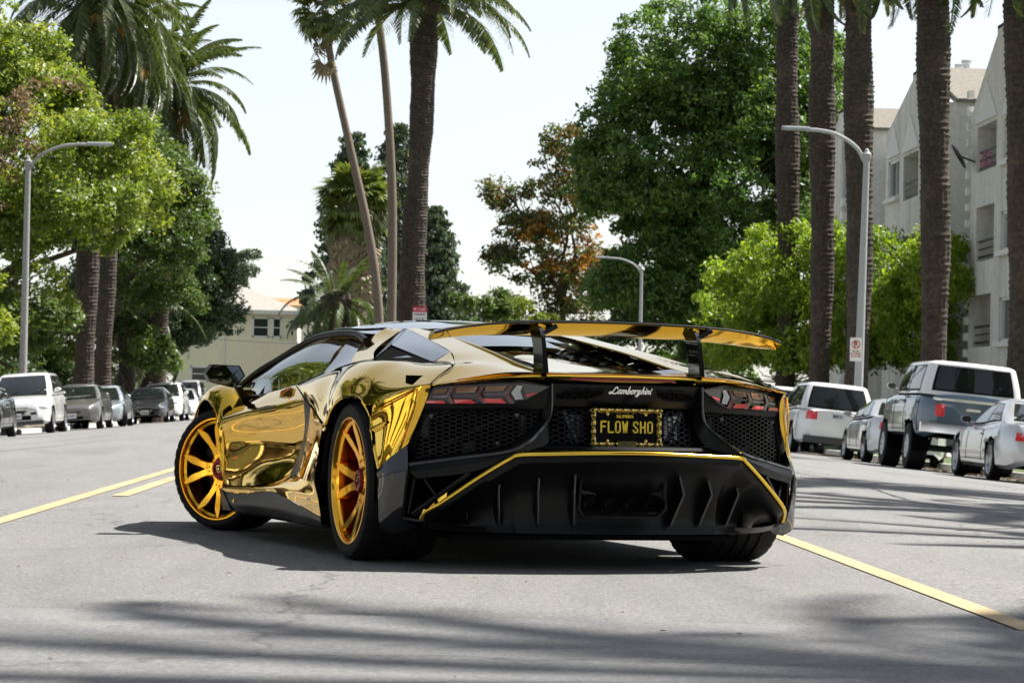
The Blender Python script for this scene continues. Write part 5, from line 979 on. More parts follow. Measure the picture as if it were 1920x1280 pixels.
    for i, p in enumerate(L_):
        t = (L_[min(i+1,n-1)]-L_[max(i-1,0)]).normalized(); nrm = V((0, t.z, -t.y)); nrm = nrm if nrm.length > 1e-6 else V((0,0,1)); nrm.normalize()
        if nrm.z > 0 or (abs(nrm.z) < .05 and nrm.y*p.y > 0): pass
        else: nrm = -nrm
        top.append(p+nrm*.010+V((.012,0,0))); mid.append(p+V((-.006,0,0))); bot.append(p-nrm*.008+V((.004,0,0)))
    MB().tube([p+V((-.004,0,0)) for p in L_], .0085, 10).build('gold_lip', 'gold_trim', car, angle=60)
    # gold strip on the shelf just above the lip
    st = [(rear_x(y)-.026-.014*(1-(y/.5)**2), y, .5005) for y in np.linspace(-.47,.47,24)]
    MB().tube(st, .0045, 6).build('shelf_trim', 'gold_trim', car)
    # black band between lip and diffuser, then the diffuser bowl
    def scaled(p, k, dx, dz): return V((p.x+dx, p.y*k, p.z+dz))
    g1 = [scaled(p, .985, .0, -.012) for p in L_]; g2 = [scaled(p, .965, .004, -.034 if p.z > .4 else -.02) for p in L_]
    MB().grid([bot, g1, g2]).build('diffuser_band', 'satin_black', car, angle=60)
    rowsd = [g2, [V((p.x+.07, p.y*.945, .17+(p.z-.17)*.80)) for p in g2], [V((p.x+.13, p.y*.93, .16+(p.z-.17)*.55)) for p in g2], [V((p.x+.15, p.y*.92, .155+(p.z-.17)*.22)) for p in g2], [V((p.x+.13, p.y*.91, .155)) for p in g2]]
    MB().grid(surf(rowsd, 14, 120)).build('diffuser', 'satin_black', car, angle=60)
    for s in (1,-1):
        for y0, d in ((.228,0),(.372,.004),(.522,.010)):
            fz = lambda y, z, dx: (rear_x(y)+dx, s*y, z)
            a = [fz(y0, .405-d, -.004), fz(y0+.012, .325, -.032), fz(y0-.015, .195, .045), fz(y0-.015, .17, .20), fz(y0-.01, .42-d, .16)]
            fo = MB().prism(a, (0, s*.008, 0)).build('diffuser_fin', 'satin_black', car, smooth=False); MB().tube([(p[0]-.001,p[1]+s*.004,p[2]) for p in a[:3]], .0045, 6).build('fin_edge', 'fin_edge_sheen', fo)  # edge tubes in a lightened black: the fins' edge highlight is painted in
        MB().prism([(rear_x(.64)+.05,s*.625,.235),(rear_x(.64)+.06,s*.615,.185),(rear_x(.64)+.2,s*.615,.17),(rear_x(.64)+.2,s*.625,.26)], (0,s*.007,0)).build('diffuser_fin', 'satin_black', car, smooth=False)
        MB().grid(surf([[(-.62,s*.80,.20),(-.69,s*.70,.185),(-.70,s*.56,.18)],[(-.55,s*.80,.165),(-.60,s*.70,.155),(-.62,s*.56,.15)]], 5, 8)).build('diffuser_tip', 'satin_black', car)
    # exhaust surround and pipes
    bx = [(.205,.376),(.190,.388),(-.158,.388),(-.175,.376),(-.175,.262),(-.135,.232),(.185,.232),(.205,.262)]
    MB().poly([(rear_x(0)+.10,y,z) for y, z in bx]).build('exhaust_box', 'void_black', car, smooth=False)
    MB().tube([(rear_x(0)+.035,y,z) for y, z in bx], .010, 6, closed=True).build('exhaust_frame', 'satin_black', car)
    bxm = [(.195,.380),(-.165,.380),(-.165,.325),(.195,.325)]
    g = hexgrille(bxm, lambda y, z: rear_x(0)+.06, .0105, .0085, .0022, .004).build('exhaust_mesh', 'dark_alloy', car, smooth=False); g['kind'] = 'stuff'
    for y in (.150,.060,-.032,-.122):
        MB().lathe([(.036,.12),(.037,.0),(.034,-.004),(.031,.002),(.030,.12),(0,.12)], 28, Matrix.Translation((rear_x(0)+.005,y,.282)) @ Matrix.Rotation(math.radians(-90),4,'Z') @ Matrix.Diagonal((1.22,1,.90,1))).build('exhaust_pipe', 'satin_black', car)
    # underbody
    MB().box((1.0,0,.125),(3.0,1.3,.02)).build('underbody', 'matt_black', car, smooth=False)
    MB().box((.9,0,.38),(2.4,1.12,.46)).box((-.35,0,.45),(.5,1.1,.35)).build('chassis', 'void_black', car, smooth=False)
    # cabin: seats, wheel, dash
    cb = MB()
    for s in (1,-1): cb.grid(surf([[(1.38,s*.36-.2,.92),(1.36,s*.36,.96),(1.38,s*.36+.2,.92)],[(1.52,s*.36-.23,.66),(1.50,s*.36,.64),(1.52,s*.36+.23,.66)],[(1.75,s*.36-.23,.56),(1.75,s*.36,.52),(1.75,s*.36+.23,.56)],[(2.05,s*.36-.23,.58),(2.05,s*.36,.56),(2.05,s*.36+.23,.58)]],10,8))
    cb.box((2.45,0,.66),(.3,1.5,.1)); cb.tube([(2.22,.36+.17*math.cos(a),.72+.17*math.sin(a)) for a in np.linspace(0,2*math.pi,20,endpoint=False)], .013, 6, closed=True)
    cb.build('cabin', 'interior_dark', car)
    # ---- mirrors
    for s in (1,-1):
        mp = [(1.108,.807),(1.075,.853),(.935,.850),(.905,.800),(.955,.738),(1.085,.768)]
        mir = MB(); ring0 = [V((2.13,s*y,z)) for y, z in mp]; c = V((2.13,s*1.005,.80))
        ring1 = [V((2.20,s*(1.005+(y-1.005)*1.02),.80+(z-.80)*1.02)) for y, z in mp]; ring2 = [V((2.29,s*(1.0+(y-1.005)*.62),.80+(z-.80)*.55)) for y, z in mp]
        mir.grid([ring0, ring1, ring2], closed_c=True); mir.add(ring2, [tuple(range(6))]); mo = mir.build('door_mirror', 'satin_black', car, angle=25)
        MB().poly([c+(p-c)*.93+V((.006,0,0)) for p in ring0]).build('mirror_glass', 'mirror_glass', mo, smooth=False)
        MB().prism([(2.13,s*.955,.742),(2.22,s*.945,.745),(2.44,s*.845,.660),(2.28,s*.875,.655)], (0,s*-.035,.004)).build('mirror_stalk', 'satin_black', mo, smooth=False)
    # ---- wing
    st_y = [0,.16,.30,.42,.53,.63,.71,.76,.785]
    te_z = [1.036,1.035,1.031,1.027,1.019,1.007,.993,.981,.973]; te_x = [-.70,-.70,-.70,-.695,-.69,-.68,-.665,-.65,-.635]
    le_z = [.990,.990,.988,.985,.980,.972,.963,.957,.954]; le_x = [-.42,-.42,-.42,-.425,-.43,-.445,-.475,-.51,-.555]
    def sec(i, s):
        y = s*st_y[i]; a = V((te_x[i],y,te_z[i])); b = V((le_x[i],y,le_z[i])); mid = a.lerp(b,.5)
        return [a+V((0,0,.006)), a.lerp(b,.3)+V((0,0,.014)), a.lerp(b,.7)+V((0,0,.018)), b+V((.006,0,.006)), b+V((0,0,-.006)), a.lerp(b,.7)+V((0,0,-.014)), a.lerp(b,.3)+V((0,0,-.009)), a+V((0,0,-.004))]
    rows = [sec(i,-1) for i in range(len(st_y)-1,0,-1)] + [sec(i,1) for i in range(len(st_y))]
    loops = list(zip(*rows)); loops = [crom(l, 60) for l in loops]; Gw = [[loops[j][i] for j in range(8)] for i in range(60)]
    wing = MB().grid(Gw, closed_c=True); wing.poly(Gw[0]); wing.poly(Gw[-1][::-1]); wo = wing.build('rear_wing', 'gold_wing', car, angle=50, fixn=True)
    MB().tube([g[0]+V((-.002,0,-.004)) for g in Gw], .0052, 6).build('wing_edge', 'carbon_panel', wo)
    MB().grid([[g[0]+V((0,0,.004)) for g in Gw],[g[1]+V((0,0,.004)) for g in Gw],[g[2]+V((0,0,.004)) for g in Gw],[g[3]+V((0,0,.004)) for g in Gw]]).build('wing_top', 'gloss_black', wo)
    for s in (1,-1):
        MB().grid(surf([[(-.80,s*.338,.818),(-.80,s*.362,.818),(-.67,s*.360,.823),(-.67,s*.340,.823)],[(-.775,s*.340,.92),(-.775,s*.360,.92),(-.66,s*.359,.92),(-.66,s*.341,.92)],[(-.735,s*.342,1.0),(-.735,s*.358,1.0),(-.60,s*.358,1.0),(-.60,s*.342,1.0)],[(-.66,s*.342,1.020),(-.66,s*.358,1.020),(-.52,s*.358,1.000),(-.52,s*.342,1.000)]], 12, 4), closed_c=True).build('wing_post', 'gloss_black', wo, angle=30, fixn=True)
        MB().box((-.70,s*.35-.035,1.0),(.09,.07,.018), Matrix.Rotation(math.radians(-28),3,'X')).build('wing_bracket', 'gloss_black', wo, smooth=False)
        pts = [(-.66+.07*math.cos(a),s*.35-.12*1+.10*math.sin(a),1.018) for a in np.linspace(0,2*math.pi,24,endpoint=False)]
    # ---- number plate with chain frame
    px_ = rear_x(.0)-.012; c0 = V((px_+.02,.016,.600)); ty = V((0,-1,0)); tz = V((.16,-.045,1)).normalized(); nx = V((-1,0,.16)).normalized()
    pm = lambda u, v, d=0: c0 + ty*u + tz*v + nx*d
    pl = MB().prism([pm(-.15,-.073),pm(.15,-.073),pm(.15,.073),pm(-.15,.073)], nx*.002).build('number_plate', 'plate_black', car, smooth=False)
    t = MB(); write(t, 'FLOW', .0445, .0322, .0066, lambda u,v,d: pm(u,v,.002+d), .0015, -.1115, -.020, .92); write(t, 'SHO', .0445, .0322, .0066, lambda u,v,d: pm(u,v,.002+d), .0015, .032, -.020, .92)
    t.build('plate_number', 'plate_yellow', pl, smooth=False)
    t = MB(); write(t, 'CALIFORNIA', .0105, .0075, .0024, lambda u,v,d: pm(u,v,.002+d), .001, -.042, .042, 1.0); t.build('plate_state', 'plate_yellow', pl, smooth=False)
    fr = empty('plate_frame'); fr.parent = pl
    def linkat(u, v, hor, flat):
        mb = MB(); pts = []
        for a in np.linspace(0, 2*math.pi, 20, endpoint=False):
            ca, sa = math.cos(a), math.sin(a); e1 = .0125*ca*(1 if abs(ca) < .99 else 1)+.003*np.sign(ca); e2 = (.0078 if flat else .0030)*sa
            pts.append(pm(u+(e1 if hor else e2), v+(e2 if hor else e1), .005+(0 if flat else .005*sa)))
        return mb.tube(pts, .0036, 6, closed=True)
    us = np.linspace(-.143,.143,17); vs = np.linspace(-.052,.052,7)
    for i, u in enumerate(us):
        linkat(u, .071, True, i % 2 == 0).build('chain_link', 'pale_brass', fr)
        if abs(u) > .048: linkat(u, -.071, True, i % 2 == 0).build('chain_link', 'pale_brass', fr)
    for i, v in enumerate(vs):
        for u in (-.146,.146): linkat(u, v, False, i % 2 == 0).build('chain_link', 'pale_brass', fr)
    MB().prism([pm(-.042,-.082,.004),pm(.042,-.082,.004),pm(.042,-.058,.004),pm(-.042,-.058,.004)], nx*.008).build('name_bar', 'pale_brass', fr, smooth=False)
    t = MB(); write(t, 'RDBX', .014, .0095, .002, lambda u,v,d: pm(u,v,.012+d), .0008, -.018, -.077, 1.0); t.build('bar_lettering', 'dark_alloy', fr, smooth=False)
    for u, v in ((-.085,.055),(.085,.055),(-.085,-.055),(.085,-.055)):
        MB().lathe([(.0085,0),(.0085,.004),(.005,.009),(0,.010)], 14, Matrix.Translation(pm(u,v,.002)) @ Matrix.Rotation(math.radians(90),4,'Z')).build('screw_cap', 'pale_brass', pl)
    # ---- panel gaps
    gap = lambda pts, r=.0022: two('panel_gap', lambda: MB().tube(crom(pts, 24), r, 5), 'void_black')
    gap([(1.51,.806,.756),(1.30,.842,.728),(1.06,.880,.690),(.80,.922,.658),(.58,.952,.62),(.345,.988,.575)])
    gap([(-.05,.612,.865),(-.25,.602,.862),(-.45,.642,.845)]); gap([(-.45,.642,.845),(-.56,.73,.806),(-.652,.804,.765)])
    gap([(2.20,.988,.246),(1.75,.952,.258),(1.42,.908,.300),(1.32,.878,.326)]); gap([(2.21,1.006,.57),(2.203,.993,.45),(2.203,.988,.25)])
    # ---- wheels
    for s in (1,-1):
        hero_wheel(car, (0, s*.958, .342), 0, .342, .2726, .33, -.062, s < 0)
        piv = V((2.60, s*.862, .318)); st = math.radians(33); off = V((-math.sin(st)*.10*s, math.cos(st)*.10*s, 0))
        hero_wheel(car, piv+off, st, .3165, .262, .25, -.040, s < 0)
    return car
HERO = build_hero()
# ------------------------------------------------------------------ parked cars
WHEELS = {}
def wheel_meshes(r, tw, style, rf):
    k = (r, tw, style, rf)
    if k in WHEELS: return WHEELS[k]
    rl = r*rf; h = tw
    t = MB(); prof = [(rl-.005,-.02),(rl+.01,.0),((rl+r)/2,.008),(r-.02,0),(r,-.025),(r,-h*.35),(r-.008,-h*.37),(r,-h*.40),(r,-h*.62),(r-.008,-h*.64),(r,-h*.67),(r,-h+.025),(r-.02,-h),(rl,-h)]
    G = []
    for a, b in prof: G.append([Vector(((a-(.012 if style == 'mud' and j % 3 == 0 and a > r-.021 else 0))*math.cos(2*math.pi*j/54), b, (a-(.012 if style == 'mud' and j % 3 == 0 and a > r-.021 else 0))*math.sin(2*math.pi*j/54))) for j in range(54)])
    tm = t.grid(G, closed_c=True).mesh('tyre', 'rubber')
    m = MB(); m.lathe([(rl,-.02),(rl+.006,0),(rl-.006,.002),(rl-.014,-.015),(rl-.018,-.07)], 40)
    ns = {'five':5,'seven':7,'ten':10,'mud':8,'split':5}[style]
    for i in range(ns):
        a = 2*math.pi*i/ns+.3
        for off in ((-.13,.13) if style == 'split' else (0,)):
            wd = {'five':.07,'seven':.05,'ten':.032,'mud':.075,'split':.035}[style]; c = Vector((math.cos(a+off),0,math.sin(a+off))); q = Vector((-math.sin(a+off),0,math.cos(a+off)))
            sec = []
            for rr, hh, w2 in ((.03,-.030,wd*.6),(.5*rl,-.028,wd*.5),(rl-.012,-.012,wd*.42)): sec.append([c*rr-q*w2+Vector((0,hh-.025,0)), c*rr-q*w2*.9+Vector((0,hh,0)), c*rr+q*w2*.9+Vector((0,hh,0)), c*rr+q*w2+Vector((0,hh-.025,0))])
            m.grid(sec)
    m.lathe([(.06,-.05),(.058,-.022),(.03,-.014),(0,-.014)], 16)
    rm = m.mesh('rim', 'white_rim' if style == 'mud' else 'alloy')
    bm_ = MB().lathe([(0,-.09),(rl-.012,-.09)], 24).mesh('brake', 'void_black')
    WHEELS[k] = (tm, rm, bm_); return WHEELS[k]

def parked_car(nm, label, cat, sp, pos, heading, tilt=0., group=None, steer=0.):
    sp = dict({'L':4.5,'W':1.78,'H':1.45,'wb':2.65,'fo':.9,'r':.315,'tw':.20,'gc':.20,'style':'five','rf':.68,'body':'paint_silver','cab':None,'roofw':.57,'beltw':.80,
               'sil':None,'cabx':(.95,.15,-1.05,-1.75),'plate':True,'front':'slim','rear':'wrap','win':2,'glass':'tinted_glass','lamp_z':(.62,.74),'tail_z':(.72,.88),'lower':None,'trim':None}, **sp)
    cab_m = sp['cab'] or sp['body']
    L, W, H, wb, gc, r = sp['L'], sp['W'], sp['H'], sp['wb'], sp['gc'], sp['r']
    xF = wb/2+sp['fo']; xR = xF-L
    root = empty(nm, pos, heading, label, cat, group); root.rotation_euler = (tilt, 0, heading)
    sx = [p[0] for p in sp['sil']][::-1]; sz = [p[1] for p in sp['sil']][::-1]
    zt = lambda x: float(np.interp(x, sx, sz))
    def wplan(x):
        e = min(xF-x, x-xR); return W/2*(1-.32*max(0,1-e/.75)**2.2-.03*max(0,1-e/1.6))
    def section(x):
        w_ = wplan(x); t = zt(x); e = min(xF-x, x-xR); b = gc+.10*max(0,1-e/.35)
        return [(w_*.88,b),(w_*.97,b+.06),(w_,b+(t-b)*.36),(w_*.995,b+(t-b)*.62),(w_*.97,b+(t-b)*.86),(w_*.90,b+(t-b)*.97),(w_*.70,t+.005),(w_*.35,t+.02),(0,t+.025)]
    n = 66; st = [xR+(xF-xR)*(1-math.cos(math.pi*i/n))/2*.35+(xF-xR)*(i/n)*.65 for i in range(n+1)]
    Ra = r*1.17; vs, fs = [], []
    for s in (1,-1):
        G = [[Vector((x, s*y, z)) for y, z in section(x)] for x in st]; o = len(vs); nc = 9; used = set(); keep = []
        for i in range(n):
            for j in range(nc-1):
                c = (G[i][j]+G[i+1][j]+G[i][j+1]+G[i+1][j+1])/4
                if j < 6 and min(math.hypot(c.x-ax, c.z-r) for ax in (wb/2,-wb/2)) < Ra: continue
                q = [i*nc+j, i*nc+j+1, (i+1)*nc+j+1, (i+1)*nc+j]; keep.append(q[::-1] if s < 0 else q); used.update(q)
        for i in range(n+1):
            for j in range(6):
                p = G[i][j]
                for ax in (wb/2,-wb/2):
                    d = math.hypot(p.x-ax, p.z-r)
                    if d < Ra*1.06 and (i*nc+j) in used and d > 1e-4: G[i][j] = Vector((ax+(p.x-ax)*Ra/d, p.y, r+(p.z-r)*Ra/d))
        vs += [tuple(p) for row in G for p in row]; fs += [tuple(k+o for k in q) for q in keep]
    mb = MB(); mb.v, mb.f = vs, fs
    for x in (xR, xF):
        S_ = section(x); mb.poly([(x, y, z) for y, z in S_]+[(x,-y,z) for y, z in S_[::-1][1:]])
    body = mb.build('body', sp['body'], root, angle=32)
    MB().box(((xF+xR)/2,0,gc+.22),(L-.5,W-.62,.40)).build('underbody', 'void_black', root, smooth=False)
    for ax in (wb/2,-wb/2):
        for s in (1,-1):
            a = np.linspace(-.15, math.pi+.15, 14); MB().grid([[(ax+(Ra+.002)*math.cos(t), s*y, r+(Ra+.002)*math.sin(t)) for t in a] for y in (W/2-.03, W/2-.34)]).build('wheel_arch', 'void_black', root)
    # greenhouse
    xa, xb, xc, xd = sp['cabx']; zr = H; bw, rw = sp['beltw'], sp['roofw']
    def cab(t, s, off=0.):
        tt = t**.85; xf = xa+(xb-xa)*t; xr = xd+(xc-xd)*t; hw = bw+(rw-bw)*(t**1.25)
        if s < .25: k = s/.25; y = hw*.84*k; x = xf+.16*(1-k*k)
        elif s < .32: k = (s-.25)/.07; y = hw*(.84+.16*math.sin(k*math.pi/2)); x = xf-.20*(1-math.cos(k*math.pi/2))
        elif s < .74: k = (s-.32)/.42; y = hw*(1+.012*math.sin(math.pi*k)); x = (xf-.20)+(xr+.16-xf+.20)*k
        elif s < .81: k = (s-.74)/.07; y = hw*(.84+.16*math.cos(k*math.pi/2)); x = xr+.16*(1-math.sin(k*math.pi/2))
        else: k = (s-.81)/.19; y = hw*.84*(1-k); x = xr-.10*(1-(1-k)**2)
        zb = zt(x)-.015; z = zb+(zr-.085-zb)*tt
        p = Vector((x, y, z))
        if off:
            c = Vector(((xa+xd)/2, 0, z-.25)); p += (p-c).normalized()*off
        return p
    ss = [0,.06,.12,.18,.25,.27,.295,.32,.39,.46,.53,.60,.67,.74,.765,.79,.81,.87,.93,1.0]
    cm = MB()
    for sg in (1,-1):
        G = [[cab(t, s) for s in ss] for t in (0,.2,.4,.6,.8,.93,1.0)]
        last = G[-1]; xm = (xb+xc)/2
        G.append([Vector((xm+(p.x-xm)*.975, p.y*.955, p.z+.032)) for p in last]); G.append([Vector((xm+(p.x-xm)*.92, p.y*.86, p.z+.058)) for p in last]); G.append([Vector((xm+(p.x-xm)*.6, p.y*.5, zr-.008)) for p in last]); G.append([Vector((xm+(p.x-xm)*.3, 0, zr)) for p in last])
        if sg < 0: G = [[Vector((p.x,-p.y,p.z)) for p in row] for row in G]
        cm.grid(G, flip=sg < 0)
    cm.build('cabin', cab_m, root, angle=32)
    def pane(nm_, t0, t1, s0, s1, sg=1, both=False, sk=0., mat=None):
        m_ = MB()
        for q in ((1,-1) if both else (sg,)):
            G = []
            for i in range(5):
                t = t0+(t1-t0)*i/4; row = []
                for j in range(9):
                    s = s0+(s1-s0)*j/8+sk*(1-i/4)*(1-j/8); p = cab(t, s, .006); row.append(Vector((p.x, q*p.y, p.z)))
                G.append(row)
            m_.grid(G, flip=q < 0)
        g_ = m_.build(nm_, mat or 'void_glass', root, angle=60)
        e_ = MB()
        for q in ((1,-1) if both else (sg,)):
            ta, tb_, sa, sb_ = max(0,t0-.05), min(1,t1+.035), max(0,s0-(0 if s0 == 0 else .012)), min(1,s1+(0 if s1 == 1 else .010))
            e_.grid([[Vector((p.x, q*p.y, p.z)) for p in (cab(ta+(tb_-ta)*i/4, sa+(sb_-sa)*j/8, .003) for j in range(9))] for i in range(5)], flip=q < 0)
        e_.build('window_seal', 'matt_black', g_, angle=60)
    pane('windscreen', .06, .93, 0, .245, both=True); pane('rear_window', .14 if sp['rear'] != 'suv' else .10, .90, .825, 1.0, both=True)
    for sg in (1,-1):
        if sp['win'] == 1: pane('side_window', .10, .90, .345, .53, sg); pane('side_window', .12, .88, .545, .70, sg)
        elif sp['win'] == 2: pane('side_window', .10, .90, .345, .525, sg); pane('side_window', .10, .90, .54, .71, sg)
        else: pane('side_window', .10, .90, .345, .475, sg); pane('side_window', .10, .90, .49, .61, sg); pane('side_window', .12, .90, .625, .735, sg)
    # lamps wrap round the corners
    def flank(x, z, s, off=.006):
        S_ = section(x); zz = [q[1] for q in S_]; yy = [q[0] for q in S_]; return Vector((x, s*(float(np.interp(z, zz, yy))+off), z))
    def endpatch(nm_, mat, x0, dirn, x_len, y_in, z0, z1, s):
        m_ = MB(); G = []
        for i in range(4):
            z = z0+(z1-z0)*i/3; row = []
            we = flank(x0, z, 1).y
            for y in np.linspace(y_in, we, 4)[:-1]: row.append(Vector((x0+dirn*.010, s*y, z)))
            for k in range(5): row.append(flank(x0-dirn*x_len*k/4*(.5+.5*i/3 if dirn > 0 else 1), z, s, .010))
            G.append(row)
        m_.grid(G, flip=s < 0); return m_.build(nm_, mat, root, angle=50)
    z0, z1 = sp['lamp_z']
    for s in (1,-1): endpatch('headlight', 'lens_clear', xF, 1, .36, wplan(xF)*.55, z0, min(z1, zt(xF)-.02), s)
    z0, z1 = sp['tail_z']
    for s in (1,-1): endpatch('tail_light', 'lens_red', xR, -1, .16 if sp['rear'] != 'block' else .04, wplan(xR)*(.62 if sp['rear'] == 'wrap' else .80), z0, min(z1, zt(xR)-.01), s)
    wF = wplan(xF)
    if sp['front'] == 'slim':
        MB().box((xF+.002,0,zt(xF)-.10),(.02,wF*1.0,.05)).build('grille', 'gloss_black', root, smooth=False); MB().box((xF+.002,0,gc+.17),(.02,wF*1.25,.09)).build('lower_intake', 'matt_black', root, smooth=False)
    elif sp['front'] == 'wide':
        MB().prism([(xF-.005,-wF*.52,zt(xF)-.04),(xF-.005,wF*.52,zt(xF)-.04),(xF-.005,wF*.36,zt(xF)-.20),(xF-.005,-wF*.36,zt(xF)-.20)], (.02,0,0)).build('grille', 'gloss_black', root, smooth=False)
        MB().tube([(xF+.018,-wF*.50,zt(xF)-.06),(xF+.022,-wF*.30,zt(xF)-.19),(xF+.022,wF*.30,zt(xF)-.19),(xF+.018,wF*.50,zt(xF)-.06)], .014, 6).build('grille_trim', 'chrome', root)
        MB().box((xF+.002,0,gc+.19),(.02,wF*1.35,.12)).build('lower_intake', 'matt_black', root, smooth=False)
        for s in (1,-1): MB().box((xF-.01,s*wF*.80,gc+.30),(.03,.16,.06)).build('fog_light', 'gloss_black', root, smooth=False)
    for xx, dr in ((xF,1),(xR,-1)):
        if not sp['plate']: continue
        zz = gc+.24 if dr > 0 else (sp.get('rplate') or sp['tail_z'][0]-.05)
        pl = MB().box((xx+dr*.018,0,zz),(.012,.31,.155)).build('number_plate', 'plate_white', root, smooth=False)
        t = MB(); write(t, random.choice(['7KRB218','5LTG073','6MHX352','8BDN187']), .07, .036, .011, lambda u,v,d: Vector((xx+dr*(.0245+d), -dr*-1*u if False else dr*u, zz+v)), .002, -.126, -.04, .5); t.build('plate_number', 'plate_print', pl, smooth=False)
    if sp['lower']:
        for xx, dr in ((xF,1),(xR,-1)): MB().box((xx-dr*.10,0,gc+(.05 if dr > 0 else .10)),(.26,W*.80,.11 if dr > 0 else .17)).build('bumper', sp['lower'], root, smooth=False)
    # mirrors, handles, door shut lines, wheels
    for s in (1,-1):
        p = cab(.10,.335); c = Vector((p.x+.02, s*(bw+.14), p.z+.05))
        mm = MB().lathe([(0,.09),(.05,.085),(.078,.045),(.085,-.01),(.075,-.05),(0,-.05)], 12, Matrix.Translation(c) @ Matrix.Rotation(math.radians(90 if False else -90),4,'Z') @ Matrix.Diagonal((1.15,.9,.72,1)))
        mm.tube([c+Vector((.02,-s*.02,-.04)), Vector((p.x+.02, s*(bw-.02), p.z-.01))], .02, 6); mm.build('door_mirror', sp.get('mir') or sp['body'], root)
        xs_ = [cab(.1,.345).x-.02, cab(.1,.53).x, cab(.1,.72).x] if sp['win'] != 1 else [cab(.1,.345).x-.02, cab(.1,.57).x]
        for x in xs_:
            zz = np.linspace(gc+.10, zt(x)-.03, 8); MB().tube([flank(x, z, s, .001) for z in zz], .006, 4).build('door_gap', 'void_black', root)
        for x in xs_[1:]: MB().box(flank(x+.16, zt(x)-.17, s, .015), (.20,.03,.03)).build('door_handle', sp['body'], root)
        if sp['trim']: MB().tube([flank(x, gc+.27, s, .006) for x in np.linspace(-wb/2+r*1.3, wb/2-r*1.3, 12)], .018, 4).build('side_moulding', sp['trim'], root)
    for s in (1,-1):
        MB().grid([[flank(x, gc+.03+.10*k, s, .004) for x in np.linspace(-wb/2+r*1.22, wb/2-r*1.22, 10)] for k in (0,1)]).build('sill_trim', 'matt_black', root)
        w0 = cab(.05,.10, .012); w1 = cab(.16,.20 if s > 0 else .02, .014); MB().tube([(w0.x,s*w0.y,w0.z),(w1.x,s*w1.y,w1.z)], .008, 4).build('wiper', 'matt_black', root)
    tm, rm, bk = wheel_meshes(r, sp['tw'], sp['style'], sp['rf'])
    for ax in (wb/2,-wb/2):
        for s in (1,-1):
            we = empty('wheel', (ax, s*(W/2-.015), r), (0 if s > 0 else math.pi)+(steer if ax > 0 else 0)); we.parent = root
            link_mesh('tyre', tm, we); link_mesh('rim', rm, we); link_mesh('brake', bk, we)
    return root


